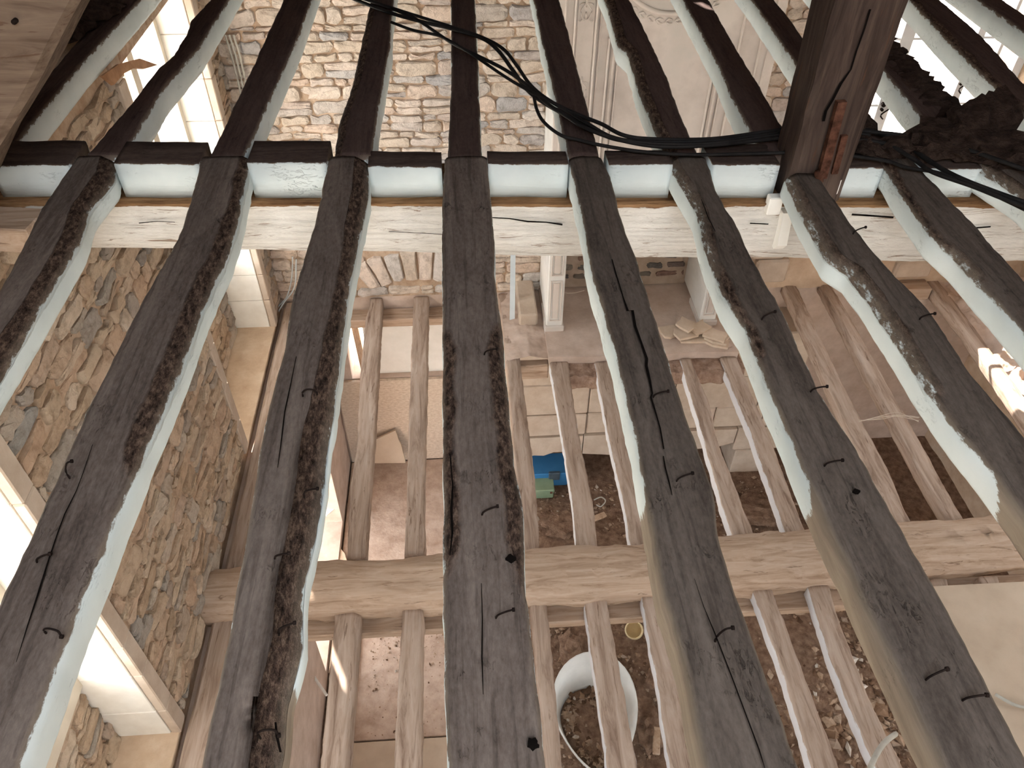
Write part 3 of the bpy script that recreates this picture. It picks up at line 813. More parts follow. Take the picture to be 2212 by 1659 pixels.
# the pile of broken tiles on the hearth
random.seed(6)
TL = [((1360+40, 710), .17, .12, .0, .10, 'broken tile lying flat at the left of the tile pile'),
      ((1445, 718), .15, .13, .0, .2, 'square broken tile at the left end of the hearth pile'),
      ((1495, 732), .22, .12, .0, -.1, 'lowest long tile fragment in the hearth pile'),
      ((1482, 722), .18, .14, .03, .15, 'middle tile fragment of the hearth pile'),
      ((1510, 708), .16, .13, .06, .5, 'reddish tile fragment at the back of the hearth pile'),
      ((1480, 703), .14, .13, .075, .8, 'pointed pale tile fragment on top of the hearth pile'),
      ((1550, 740), .19, .12, .0, -.5, 'bottom tile of the neat stack at the right of the pile'),
      ((1548, 733), .19, .12, .025, -.52, 'middle tile of the neat stack at the right of the pile'),
      ((1545, 726), .19, .12, .05, -.55, 'top tile of the neat stack at the right of the pile')]
for (px, sx, sy, dz, rot, lb) in TL[1:]:
    c = at(px[0], px[1], Z=-2.998+dz); R_ = Matrix.Rotation(rot, 3, 'Z') @ Matrix.Rotation(random.uniform(-.03, .03), 3, 'X')
    q = [(-.5, -.5), (-.1, -.56), (.5, -.42), (.46, .1), (.52, .5), (.05, .44), (-.46, .5), (-.55, .05)]
    poly = [R_ @ Vector((a*sx + random.uniform(-.012, .012), b*sy + random.uniform(-.012, .012), 0)) + c for a, b in q]
    o = MB().prism(poly, (0, 0, .022)).obj('tile_fragment', 'tile'); tag(o, lb, 'tile', 'broken tiles on the hearth')

# ================================================================== UPPER TIMBERS
def dedup(pts, sgn=1):
    pts = sorted(pts); out = [pts[0]]
    for p in pts[1:]:
        if p[0] - out[-1][0] > .004: out.append(p)
    return out
def joist(name, label, L, R, y0, y1, h, mat, group, wane=(0, 0), bare_y=None, seed=0, ztop=ZU, step=.022, paint=True, wob=.0035, cat='joist', wrange=(-9, 99), speck=0.0):
    """L, R: lists of (y, x) of the two top edges"""
    L, R = dedup(L), dedup(R)
    n = max(8, int((y1-y0)/step)); rings = []; pa = []; sd_ = []; wa_ = []
    for i in range(n+1):
        y = lerp(y0, y1, i/n)
        xl = interp(L, y) + wob*nz(y, seed, 0, 9) + wob*.6*nz(y, seed, 5, 31)
        xr = interp(R, y) + wob*nz(y, seed, 9, 9) + wob*.6*nz(y, seed, 15, 31)
        w = xr - xl; zt = ztop
        wf = min(1, max(0, (y - wrange[0])/.2))*min(1, max(0, (wrange[1] - y)/.2))
        wl = wf*wane[0]*max(0.0, .55 + .75*nz(y, seed, 2, 2.2)); wr = wf*wane[1]*max(0.0, .55 + .75*nz(y, seed, 6, 2.2))
        pts = []
        rn = lambda k, s=.0035: s*nz(y*1.0, seed+k*3.3, k, 17) + s*.5*nz(y, seed+k, k, 55)
        # top, from left to right
        top = [(xl, -.010 - wl*.9 + rn(1, .004), .46), (xl + .008 + wl*.35, -.003 - wl*.45 + rn(2, .004), .16 if wl < .01 else .10 + speck*wf), (xl + .016 + wl, 0 + rn(3), .0),
               (xl + w*.36, .002 + rn(4), 0), (xl + w*.64, .002 + rn(5), 0), (xr - .016 - wr, 0 + rn(6), .0), (xr - .008 - wr*.35, -.003 - wr*.45 + rn(7, .004), .16 if wr < .01 else .10), (xr, -.010 - wr*.9 + rn(8, .004), .46)]
        for (x, z, p) in top: pts.append((x, zt + z, p, 0.0 if p < .4 else .5))
        for (x, z) in ((xr + rn(9, .002) + .002, -h*.40), (xr + rn(10, .002) + .003, -h*.8), (xr - .006, -h+.004), (xl + .006, -h+.004), (xl - rn(11, .002) - .003, -h*.8), (xl - rn(12, .002) - .002, -h*.40)):
            pts.append((x, zt + z, 1.0, 1.0))
        rings.append([Vector((x, y, z)) for x, z, p, s in pts])
        kl, kr = (1 - speck)*wf*min(1, wane[0]/.014), wf*min(1, wane[1]/.014)
        wa_ += [kl*.9, kl, kl*.8, 0, 0, kr*.8, kr, kr*.9, kr*.35, 0, 0, 0, 0, kl*.35]
        for x, z, p, s in pts:
            pv = p if paint else 0.0
            if bare_y is not None and p > .3:
                pv = min(p, p*(.5 + (y - bare_y - .05*nz(y, seed, z, 8))/.10)) if y < bare_y + .1 else p
            pa.append(max(-1.0, pv)); sd_.append(s)
    m = MB().loft(rings)
    o = mesh_obj(name, m.v, m.f, mat, None, True, {'paint': pa, 'side': sd_, 'wane': wa_})
    bm = bmesh.new(); bm.from_mesh(o.data); bmesh.ops.recalc_face_normals(bm, faces=bm.faces[:]); bm.to_mesh(o.data); bm.free()
    o.data.shade_auto_smooth(angle=math.radians(50)) if hasattr(o.data, 'shade_auto_smooth') else None
    tag(o, label, cat, group)
    return o
NEAR = {
'J0':([(2.62,-1.36),(2.31,-1.36),(2.04,-1.33),(1.88,-1.32),(1.0,-1.32)],[(2.63,-1.22),(2.53,-1.2),(2.34,-1.22),(2.14,-1.19),(1.75,-1.19),(1.0,-1.20)],(0,.045),None,.108,'rough dark joist at the left edge, nearest the stone wall'),
'J1':([(2.63,-.92),(2.43,-.9),(2.17,-.88),(2.01,-.89),(1.72,-.91),(1.41,-.92),(1.09,-.92),(.4,-.92)],[(2.64,-.75),(2.48,-.74),(2.2,-.72),(2.03,-.72),(1.78,-.74),(1.53,-.74),(1.38,-.75),(1.07,-.76),(.83,-.77),(.4,-.77)],(0,.020),None,.108,'wide grey topped joist, second from the left stone wall, with a long split'),
'J2':([(2.54,-.47),(2.19,-.47),(1.99,-.48),(1.78,-.49),(1.56,-.48),(1.34,-.49),(1.06,-.48),(.77,-.47),(.4,-.47)],[(2.56,-.33),(2.38,-.32),(2.09,-.33),(1.79,-.34),(1.13,-.34),(.86,-.35),(.75,-.34),(.64,-.35),(.4,-.34)],(0,.048),.66,.11,'pitted worm eaten joist left of the middle joist'),
'J3':([(2.56,-.06),(2.24,-.07),(1.3,-.07),(.71,-.07),(.4,-.06)],[(2.58,.09),(2.37,.09),(2.02,.09),(1.87,.08),(1.66,.09),(1.15,.09),(1.02,.1),(.85,.09),(.4,.10)],(.012,.022),None,.11,'straight dark joist in the middle of the picture, broad at the bottom'),
'J4':([(2.59,.38),(2.13,.38),(1.93,.37),(1.83,.37),(1.56,.38),(1.21,.38),(1.0,.37),(.81,.36),(.7,.37),(.4,.36)],[(2.62,.49),(2.41,.51),(2.2,.50),(1.93,.51),(1.29,.51),(1.06,.52),(.92,.50),(.8,.50),(.4,.52)],(0,0),1.03,.125,'dark joist with a long black crack, right of the middle joist'),
'J5':([(2.47,.74),(2.32,.75),(2.19,.76),(2.03,.74),(1.92,.73),(1.74,.73),(1.61,.75),(1.32,.74),(.98,.74),(.71,.75),(.4,.76)],[(2.46,.87),(2.31,.85),(2.07,.86),(1.79,.86),(1.64,.87),(1.35,.86),(1.15,.88),(.9,.89),(.66,.9),(.4,.9)],(.018,0),1.0,.11,'dark joist whose pale side turns to bare orange wood near the viewer'),
'J6':([(2.41,1.12),(2.21,1.10),(1.91,1.09),(1.84,1.13),(1.65,1.14),(1.26,1.14),(1.07,1.16),(.95,1.17),(.4,1.18)],[(2.41,1.23),(2.11,1.23),(1.9,1.24),(1.76,1.26),(1.65,1.28),(1.37,1.27),(1.17,1.29),(.4,1.30)],(.022,0),.99,.10,'dark joist ending at the foot of the truss post'),
'J7':([(2.42,1.49),(2.24,1.47),(2.01,1.46),(1.89,1.48),(1.66,1.49),(1.3,1.50)],[(2.38,1.61),(2.05,1.62),(1.3,1.62)],(.015,0),None,.10,'dark joist right of the truss post, second from the right edge'),
'J8':([(2.41,1.83),(2.22,1.88),(1.3,1.88)],[(2.4,1.97),(1.3,2.0)],(.02,0),None,.11,'dark joist in the right corner, crossed by black cables'),
}
FAR = {
'F0':([(5.8,-1.70),(3.69,-1.72),(3.08,-1.71),(2.7,-1.72)],[(5.8,-1.57),(4.29,-1.59),(3.5,-1.62),(2.7,-1.62)],(.0,0),'far joist hugging the left wall, its end behind the leaning rafter'),
'F1':([(5.8,-1.20),(4.27,-1.23),(3.99,-1.26),(3.81,-1.24),(3.57,-1.24),(3.42,-1.27),(3.04,-1.29),(2.73,-1.32),(2.5,-1.33)],[(5.8,-1.13),(4.27,-1.14),(3.67,-1.15),(3.22,-1.2),(2.77,-1.2),(2.5,-1.21)],(0,0),'thin crooked far joist crossing the left window'),
'F2':([(5.8,-.86),(4.26,-.87),(3.41,-.88),(2.77,-.89),(2.55,-.90)],[(5.8,-.72),(3.82,-.73),(3.26,-.75),(2.76,-.77),(2.55,-.78)],(0,0),'far joist right of the left window, before the stone wall'),
'F3':([(5.8,-.42),(3.91,-.43),(3.2,-.44),(2.89,-.46),(2.55,-.45)],[(5.8,-.30),(3.9,-.31),(3.65,-.3),(2.91,-.32),(2.55,-.32)],(.02,0),'waney edged far joist where the cables first cross'),
'F4':([(5.8,.0),(4.22,-.02),(3.25,-.03),(2.55,-.05)],[(5.8,.12),(4.21,.10),(3.59,.09),(2.55,.07)],(0,0),'straight far joist in line with the middle joist'),
'F5':([(5.8,.41),(4.2,.40),(3.65,.39),(2.5,.38)],[(5.8,.54),(4.19,.53),(3.33,.51),(2.5,.49)],(0,0),'far joist before the left edge of the panelling'),
'F6':([(5.8,.78),(4.18,.77),(3.65,.74),(3.54,.77),(3.12,.74),(2.5,.74)],[(5.8,.89),(3.67,.89),(3.21,.88),(2.93,.86),(2.5,.85)],(.024,0),'far joist with a scarred bare patch, before the panelling'),
'F7':([(5.8,1.20),(4.17,1.16),(3.38,1.13),(3.05,1.10),(2.45,1.08)],[(5.8,1.33),(4.16,1.29),(3.44,1.25),(3.1,1.24),(2.45,1.20)],(0,0),'far joist with a small sunlit spot, left of the truss post'),
'F8':([(5.8,1.56),(4.15,1.52),(3.38,1.48),(2.45,1.45)],[(5.8,1.66),(3.96,1.63),(3.67,1.61),(2.45,1.58)],(0,0),'far joist passing behind the truss post'),
'F9':([(5.8,1.98),(3.33,1.83),(2.69,1.78),(2.42,1.78)],[(5.8,2.12),(3.69,1.98),(3.06,1.94),(2.42,1.92)],(0,0),'far joist heaped with ragged debris, before the right window'),
'F10':([(5.8,2.42),(4.11,2.34),(3.58,2.28),(3.14,2.24),(2.4,2.20)],[(5.8,2.56),(4.1,2.49),(3.63,2.46),(3.12,2.37),(2.4,2.33)],(.01,0),'far joist crossing the middle of the right window'),
'F11':([(5.8,2.72),(4.1,2.68),(2.4,2.66)],[(5.8,2.84),(4.09,2.80),(2.4,2.78)],(0,0),'far joist in the top right corner'),
}
def beam_y(x): return 2.515 - .055*x          # front of the blocking over the cross beam
JO = {}
for i, (k, (L, R, wn, by, h, lb)) in enumerate(NEAR.items()):
    y0 = -.6
    L2 = L + [(-2.6, L[-1][1])]; R2 = R + [(-2.6, R[-1][1])]
    xc = L[0][1]
    yend = beam_y(xc) + (.06 if k != 'J6' else -.06)
    JO[k] = joist('joist', lb, L2, R2, -2.55, yend, h, 'joist_near' if k in ('J0', 'J1', 'J2', 'J3') else 'joist_char', 'near ceiling joists', wn, by, i*7.3+1, wrange={'J5': (1.3, 99), 'J6': (1.15, 99), 'J7': (1.6, 99), 'J3': (.75, 1.75), 'J1': (1.05, 99)}.get(k, (-9, 99)), speck=.33 if k in ('J5', 'J6', 'J7', 'J8') else 0.0)
for i, (k, (L, R, wn, lb)) in enumerate(FAR.items()):
    xc = L[-1][1]
    JO[k] = joist('joist', lb, L, R, beam_y(xc) + .065, 5.78, .115, 'joist_far', 'far ceiling joists', wn, None, i*5.1+60, ztop=ZU + (.004 if i % 2 else -.004))

# long crack in the cracked joist, splits on others: dark strips laid on, gap shade put into their colour
def fissure(parent, pts, w, z=.0065):
    P = [at(x, y, Z=z) for x, y in pts]; m = MB(); L_, R_ = [], []
    for i, p in enumerate(P):
        ww = w*(.25 + .75*math.sin(math.pi*(i+.35)/(len(P)-.3)))*random.uniform(.6, 1.2)
        L_.append(p + Vector((-ww/2, 0, 0))); R_.append(p + Vector((ww/2, 0, 0)))
    q = L_ + R_[::-1]
    n = len(P); vs = L_ + R_; vs += [v - Vector((0, 0, .012)) for v in vs]
    fs = []
    for i in range(n-1): fs.append((i, i+1, n+i+1, n+i))
    m.add(vs, fs); return m.obj('crack', 'crack', parent)
random.seed(2)
fissure(JO['J4'], [(1322, 560), (1330, 590), (1338, 615), (1347, 645), (1356, 672), (1366, 664+6), (1372, 705), (1385, 740), (1397, 775), (1396, 790), (1403, 820), (1409, 850), (1406, 858), (1416, 890), (1426, 925), (1434, 970)], .008)
fissure(JO['J4'], [(1433, 985), (1437, 1010), (1445, 1040), (1452, 1070)], .004)
fissure(JO['J4'], [(1500, 1250), (1520, 1310), (1545, 1370), (1580, 1460), (1610, 1540), (1640, 1620), (1652, 1659)], .003)
fissure(JO['J1'], [(200, 960), (180, 1020), (165, 1060), (140, 1110), (125, 1150), (105, 1210), (80, 1290), (60, 1350), (35, 1430)], .004)
fissure(JO['J2'], [(640, 770), (628, 830), (615, 890), (608, 950), (600, 1010)], .003)
fissure(JO['J2'], [(595, 1560), (598, 1590), (606, 1625)], .006)
fissure(JO['J3'], [(972, 980), (978, 1050), (975, 1100), (977, 1150), (972, 1200)], .005)
fissure(JO['J3'], [(1040, 1260), (1042, 1340), (1041, 1420), (1044, 1500)], .0025)
fissure(JO['J5'], [(1515, 430), (1530, 470), (1545, 500)], .004)

# hand forged nails and holes left in the joist tops
NAILS = [('J3', 1045, 765, 1), ('J3', 1040, 1112, 1), ('J3', 1070, 1335, 1), ('J2', 655, 856, 0), ('J2', 655, 1068, 1), ('J2', 592, 1207, 1), ('J2', 600, 1365, 1), ('J2', 560, 1590, 0),
         ('J4', 1410, 858, 1), ('J4', 1460, 1040, 1), ('J4', 1545, 1386, 2), ('J5', 1645, 690, 1), ('J5', 1750, 846, 1), ('J5', 1780, 1006, 1), ('J5', 2000, 1468, 1), ('J5', 2078, 1513, 1),
         ('J6', 1985, 690, 1), ('J1', 150, 1032, 2), ('J1', 78, 1214, 1), ('J1', 100, 1368, 0), ('J6', 1842, 505, 1)]
random.seed(14)
for (k, x, y, t) in NAILS:
    p = at(x, y, Z=.003); m = MB(); a = random.uniform(-.25, .25)
    d = Vector((math.cos(a), math.sin(a), 0))
    if t == 0: pts = [p + Vector((0, 0, -.01)), p + Vector((0, 0, .012)), p + d*.012 + Vector((0, 0, .02)), p + d*.028 + Vector((0, 0, .014)), p + d*.034 + Vector((0, -.006, .006))]
    elif t == 1: pts = [p + Vector((0, 0, -.012)), p + Vector((0, 0, .008)) + d*.004, p + d*.02 + Vector((0, 0, .018)), p + d*.034 + Vector((0, 0, .022))]
    else: pts = [p + Vector((0, 0, -.012)), p + Vector((0, 0, .02)), p + d*.01 + Vector((0, 0, .045)), p + d*.022 + Vector((0, 0, .05))]
    m.tube(spline(pts, 3), .0021, 6)
    e = pts[-1]; m.tube([e - d*.002, e + d*.003], .0045, 6)
    m.obj('nail', 'iron', JO[k], True)
for (k, x, y, r) in (('J3', 1104, 1205, .010), ('J5', 1850, 1060, .008), ('J3', 1150, 1605, .011)):
    p = at(x, y, Z=.008); m = MB(); n = 12
    rim = [p + Vector((r*random.uniform(.6, 1.25)*math.cos(2*math.pi*q/n), r*random.uniform(.5, 1.0)*math.sin(2*math.pi*q/n), 0)) for q in range(n)]
    m.prism(rim, (0, 0, -.02)); m.obj('knot_hole', 'crack', JO[k])

# the cross beam (lime-washed)
def wavy_beam(name, label, x0, x1, yf, yb, zt, zb, mat, seed, n=150, amp=.012, topedge=.0, cat='beam', roundness=.0, ny=6):
    rings = []; sd_ = []
    for i in range(n+1):
        x = lerp(x0, x1, i/n)
        f = lambda k, s=1.0: amp*s*(nz(x, seed, k, 2.2) + .5*nz(x, seed, k+9, 7) + .25*nz(x, seed, k+20, 22))
        yF, yB = yf(x), yb(x); zT = zt(x) if callable(zt) else zt; zB = zb(x) if callable(zb) else zb
        w = yB-yF; hh = zT-zB; r = roundness
        prof = [(0 + r*.30*w, 1, .9), (.01 + r*.05*w, 1 - .10 - r*.10, .35), (0 - 0*w, .66, 0), (0, .34, 0), (.012 + r*.1*w, .06, 0), (.05+.1*r, 0, 0),
                (w-.05-.1*r, 0, 0), (w-.01, .10, 0), (w, .6, 0), (w - r*.12*w, 1-.03-r*.12, .5), (w - .02 - r*.3*w, 1, 1), (w*.5, 1 + r*.05, 1), (.04 + r*.4*w, 1 + .0, 1)]
        ring = []
        for k, (dy, t, s) in enumerate(prof):
            ring.append(Vector((x, yF + dy + f(k), zB + hh*t + f(k+40, .8)))); sd_.append(s)
        rings.append(ring)
    m = MB().loft(rings)
    o = mesh_obj(name, m.v, m.f, mat, None, True, {'side': sd_})
    bm = bmesh.new(); bm.from_mesh(o.data); bmesh.ops.recalc_face_normals(bm, faces=bm.faces[:]); bm.to_mesh(o.data); bm.free()
    tag(o, label, cat); return o
BEAM = wavy_beam('cross_beam', 'heavy limewashed cross beam carrying the upper joists', XO+.1, XR+.2, lambda x: beam_y(x)-.045, lambda x: beam_y(x)+.27, lambda x: -.125, lambda x: -.335-.030*min(max(x+1.2, 0), 3)/1.5, 'beam_white', 3.0, 220, .010)
for pts, w in (([(1058, 470), (1100, 472), (1140, 478), (1180, 480), (1215, 485)], .006), ([(840, 500), (1000, 508)], .002), ([(1840, 463), (1880, 466), (1930, 470)], .006), ([(1620, 482), (1660, 484)], .004), ([(2105, 492), (2140, 490)], .006), ([(300, 482), (340, 478), (378, 480)], .003)):
    m = MB(); T, B = [], []
    for x, y in pts:
        p = at(x, y, Y=beam_y(at(x, y, Y=2.46).x)-.0535); T.append(p + Vector((0, 0, w*random.uniform(.3, .8)))); B.append(p - Vector((0, 0, w*random.uniform(.3, .8))))
    n = len(pts); m.add(T+B, [(i, i+1, n+i+1, n+i) for i in range(n-1)]); m.obj('crack', 'crack', BEAM)
# white bracket let into the beam face
br = empty('beam_bracket', at(1690, 540, Y=2.33)); tag(br, 'small white corbel block fixed to the cross beam face under the post', 'bracket')
y_ = beam_y(1.1)-.045
p0, p1 = at(1657, 470, Y=y_-.03), at(1697, 432, Y=y_-.03)
MB().box((p0.x, y_-.018, p0.z), (p1.x, y_+.02, p1.z), bev=.004).obj('plate', 'panel_white', br)
p0, p1 = at(1676, 548, Y=y_-.05), at(1722, 470, Y=y_-.05)
MB().prism([(p0.x, y_+.02, p0.z), (p0.x, y_-.02, p0.z), (p0.x, y_-.045, p0.z+.03), (p0.x, y_-.02, p1.z), (p0.x, y_+.02, p1.z)], (p1.x-p0.x-.005, 0, 0)).obj('corbel', 'panel_white', br)

# blocking pieces between the joists over the beam
gaps = [('J0', None, -1.64, -1.365), ('J0', 'J1', -1.205, -.915), ('J1', 'J2', -.745, -.472), ('J2', 'J3', -.328, -.072), ('J3', 'J4', .092, .372), ('J4', 'J5', .515, .738), ('J5', 'J6', .88, 1.115), ('J6', 'J7', 1.325, 1.485), ('J7', 'J8', 1.63, 1.835), ('J8', None, 2.0, 2.25)]
names = ['at the left edge of the beam', 'between the first two joists from the left', 'between the second and third joists from the left', 'just left of the middle joist', 'just right of the middle joist', 'between the cracked joist and the next', 'left of the post foot', 'just right of the post foot', 'under the crossing cables', 'at the right end of the beam']
random.seed(17)
for k, ((a, b, x0, x1), nm) in enumerate(zip(gaps, names)):
    zt = random.uniform(-.012, .012); y0 = beam_y((x0+x1)/2); sk = .055
    depth = [.19, .17, .17, .12, .10, .11, .16, .14, .12, .12][k]
    m = MB(); rings = []; pa = []; sd_ = []
    n = 14
    for i in range(n+1):
        x = lerp(x0, x1, i/n); e = .004*nz(x, k, 0, 8)
        yf = y0 - sk*(x-(x0+x1)/2)
        pr = [(yf+.004, zt-.002+e, .42, 0), (yf, zt-.010+e, .8, 1), (yf-.002+e, zt-.06, 1, 1), (yf, -.128, 1, 1), (yf+depth, -.128, 1, 1), (yf+depth+e, zt-.008, .6, 0), (yf+depth-.01, zt+e, 0, 0), (yf+depth*.5, zt+e, 0, 0), (yf+.014, zt+e, 0, 0)]
        rings.append([Vector((x, yy, zz)) for yy, zz, p, s in pr]); pa += [p for *_, p, s in pr]; sd_ += [s for *_, s in pr]
    m.loft(rings)
    o = m.obj('blocking', 'block', None, True, {'paint': pa, 'side': sd_, 'wane': [0.0]*len(pa)}); tag(o, 'short blocking piece with white front, ' + nm, 'blocking', 'blocking pieces on the cross beam')
# sawn offcut at the far left, under the blocking
o = MB().box((-1.62, 2.36, -.20), (-1.45, 2.50, -.105), Matrix.Rotation(-.15, 3, 'Z'), bev=.005).obj('timber_offcut', 'dusty_x'); tag(o, 'short sawn offcut sitting on the beam at the left edge', 'offcut')

# truss post with its iron strap
pp = empty('truss_post', (1.25, 2.52, -.12)); tag(pp, 'massive brown truss post standing on the cross beam', 'post')
rings = []
for i in range(60):
    z = lerp(-.13, ZR-.01, i/59); f = lambda k: .010*nz(z, k, 5, 2.5) + .004*nz(z, k, 9, 11)
    wx = .10 + .014*min(z, 1)*1.5; cx = 1.245; cy = 2.50
    x0, x1 = cx - wx + f(1), cx + wx + .01 + f(2); y0, y1 = cy - .10 + f(3), cy + .10 + f(4)
    rings.append([Vector(p) for p in ((x0+.015, y0, z), (x0 + (x1-x0)*.55, y0-.004+f(5), z), (x1-.03, y0+.004, z), (x1, y0+.03, z), (x1, y1, z), (x0+.01, y1, z), (x0, y1-.02, z), (x0, y0+.018, z))])
MB().loft(rings).obj('post_shaft', 'post', pp, False)
# long shake in the post
m = MB(); pts = [(1880, 20), (1868, 60), (1850, 110), (1838, 150), (1818, 180), (1800, 215), (1785, 240), (1780, 262)]
P = [at(x, y, Y=2.392) for x, y in pts]; n = len(P)
m.add([p + Vector((-.003-.004*(i > 3), 0, 0)) for i, p in enumerate(P)] + [p + Vector((.003, 0, 0)) for p in P], [(i, i+1, n+i+1, n+i) for i in range(n-1)]); m.obj('crack', 'crack', pp)
def bar(p, q, w, t, name, mat, parent):
    p, q = Vector(p), Vector(q); d = (q-p).normalized(); s = d.cross(Vector((0, 1, 0))).normalized()*w/2
    poly = [p - s, p + s, q + s, q - s]
    return MB().prism(poly, (0, -t, 0)).obj(name, mat, parent)
bar(at(1772, 380, Y=2.38), at(1815, 215, Y=2.385), .030, .022, 'iron_strap', 'rust', pp)
bar(at(1800, 372, Y=2.40), at(1822, 290, Y=2.40), .022, .014, 'iron_strap', 'rust', pp)
o_ = MB().tube([at(1770, 392, Y=2.37), at(1768, 372, Y=2.36)], .014, 8).obj('strap_bolt', 'rust', pp, True)
mm = MB().box((1.29, 2.405, -.10), (1.335, 2.44, -.03), bev=.008); mm.obj('plaster_patch', 'panel_white', pp)

# leaning principal rafter at the top left
rings = []
a, b = Vector((-1.78, 2.30, -.22)), Vector((.9, 2.30, 2.7))
d = (b-a).normalized(); up = Vector((-d.z, 0, d.x))
for i in range(50):
    t = i/49; p = a.lerp(b, t); f = lambda k: .012*nz(t*3.5, k, 1, 3) + .004*nz(t*3.5, k, 4, 11)
    rings.append([p + up*(.0+f(1)) + Vector((0, .02, 0)), p + up*(.02+f(1)) + Vector((0, f(2), 0)), p + up*.15 + Vector((0, f(3), 0)), p + up*(.28+f(4)) + Vector((0, .01, 0)), p + up*.29 + Vector((0, .2, 0)), p + up*(.0+f(1)) + Vector((0, .2, 0))])
rf = MB().loft(rings).obj('principal_rafter', 'rafter'); tag(rf, 'pale leaning principal rafter in the top left corner', 'rafter')
m = MB(); p = at(33, 45, Y=2.295); m.tube([p + Vector((0, .01, 0)), p + Vector((0, -.012, 0))], .007, 8); m.obj('peg', 'iron', rf, True)

# black cables across the joists
def cable(pts, zz, r, label, sag=.012):
    P = []
    for (x, y), z in zip(pts, zz): P.append(at(x, y, Z=z))
    o = MB().tube(spline(P, 7), r, 7).obj('electric_cable', 'cable', None, True); tag(o, label, 'cable', 'black cables over the joists'); return o
def cz(n, base, seed): return [base + .006*nz(i, seed, 0, 1.7) for i in range(n)]
C1 = [(755, -6), (800, 12), (850, 30), (915, 48), (975, 62), (1040, 82), (1075, 108), (1105, 148), (1140, 195), (1185, 228), (1240, 256), (1290, 285), (1345, 303), (1440, 307), (1550, 303), (1650, 292), (1745, 279), (1830, 276), (1900, 288), (1950, 305), (1990, 335), (2040, 368), (2090, 392), (2150, 415), (2212, 437), (2260, 452)]
C2 = [(770, -8), (855, 20), (975, 58), (1035, 78), (1085, 104), (1115, 140), (1148, 186), (1195, 222), (1255, 250), (1300, 268), (1350, 293), (1420, 301), (1540, 300), (1660, 284), (1760, 272), (1850, 282), (1950, 292), (2020, 306), (2110, 330), (2230, 372)]
C3 = [(845, 18), (900, 42), (975, 92), (1035, 122), (1090, 150), (1140, 185), (1180, 222), (1225, 252), (1262, 275), (1330, 300), (1420, 316), (1530, 314), (1650, 302), (1740, 292), (1820, 300), (1910, 310), (1975, 345), (2015, 372), (2100, 402), (2160, 426), (2230, 452)]
C4 = [(845, 48), (895, 66), (950, 78), (1000, 105), (1036, 128), (1095, 168), (1150, 200), (1200, 225), (1275, 270), (1330, 298), (1430, 311), (1550, 308), (1690, 290), (1800, 283), (1880, 292)]
C5 = [(1140, 176), (1152, 205), (1160, 238), (1176, 265), (1212, 292), (1250, 302), (1300, 314), (1390, 328), (1500, 334), (1620, 332), (1760, 330), (1900, 345), (1960, 362), (2020, 372), (2085, 392), (2150, 422), (2230, 460)]
for k, (c, lb, r) in enumerate(((C1, 'thickest black cable snaking over the joists to the right corner', .0085), (C2, 'uppermost black cable of the bundle, ending behind the debris', .0075), (C3, 'lower black cable that joins the bundle at the right corner', .0075), (C4, 'short black cable ending behind the truss post', .0065), (C5, 'black cable hanging in a loose loop then running in front of the post', .0065))):
    zz = [.026 + .010*k*.5 + .004*nz(i, k, 0, 1.7) for i in range(len(c))]
    if k == 4: zz = [.03]*5 + [.022]*12
    cable(c, zz, r, lb)

# ragged debris lying on the far joists at the right
def clod(name, c, rx, ry, rz, mat, label, cat, seed, lev=3, rough=.5, base=True, group=None):
    bm = bmesh.new(); bmesh.ops.create_icosphere(bm, subdivisions=lev, radius=1.0)
    vs = []
    for v in bm.verts:
        n = v.co.normalized(); f = 1 + rough*noise.fractal(n*2.1 + Vector((seed, 0, 0)), 1.0, 2.0, 5)
        q = Vector((n.x*rx*f, n.y*ry*f, n.z*rz*f))
        if base and q.z < -.25*rz: q.z = -.25*rz
        vs.append(Vector(c) + q)
    bm.verts.index_update(); fs = [tuple(v.index for v in f.verts) for f in bm.faces]; bm.free()
    o = mesh_obj(name, vs, fs, mat); tag(o, label, cat, group); return o
random.seed(31)
rings = []
for i in range(70):
    t = i/69; y = lerp(2.66, 4.3, t); xl = interp([(2.6, 1.80), (3.33, 1.84), (4.3, 1.90)], y); xr = interp([(2.6, 1.98), (3.06, 1.965), (3.69, 1.995), (4.3, 2.04)], y)
    hgt = (.012 + .035*max(0, nz(y, 2, 0, 3.4)) + .022*abs(nz(y, 9, 0, 15)))*(1 - .5*t)
    j = lambda s=.010: random.uniform(-s, s)
    rings.append([Vector((xl+.02+j(), y, .005)), Vector((xl+.045+j(), y, hgt*.4+j(.006))), Vector((lerp(xl, xr, .55)+j(), y+j(), hgt+j(.008))), Vector((xr-.01+j(.016), y+j(), hgt*.8+j(.012))), Vector((xr+.012+j(.016), y, .012+j(.006))), Vector((xr, y, .003))])
o = MB().loft(rings).obj('debris_ridge', 'debris_dark'); tag(o, 'ragged dark ridge of old filling along a far joist', 'debris')
c = at(2130, 255, Z=.06)
rings = []
for i in range(14):
    t = i/13; p = at(2065, 262, Z=.07).lerp(at(2182, 236, Z=.08), t); h = lerp(.03, .055, t)
    j = lambda s=.008: random.uniform(-s, s)
    rings.append([p + Vector((0, -.06-.02*t+j(), -h+j())), p + Vector((0, -.07-.02*t+j(), .0+j())), p + Vector((0, -.03+j(), h*.7+j())), p + Vector((0, .05+.03*t+j(), h+j())), p + Vector((0, .07+.03*t+j(), .0)), p + Vector((0, .04, -h))])
o = MB().loft(rings).obj('timber_stub', 'debris_dark'); tag(o, 'broken dark timber stub jutting over the right joists', 'timber')
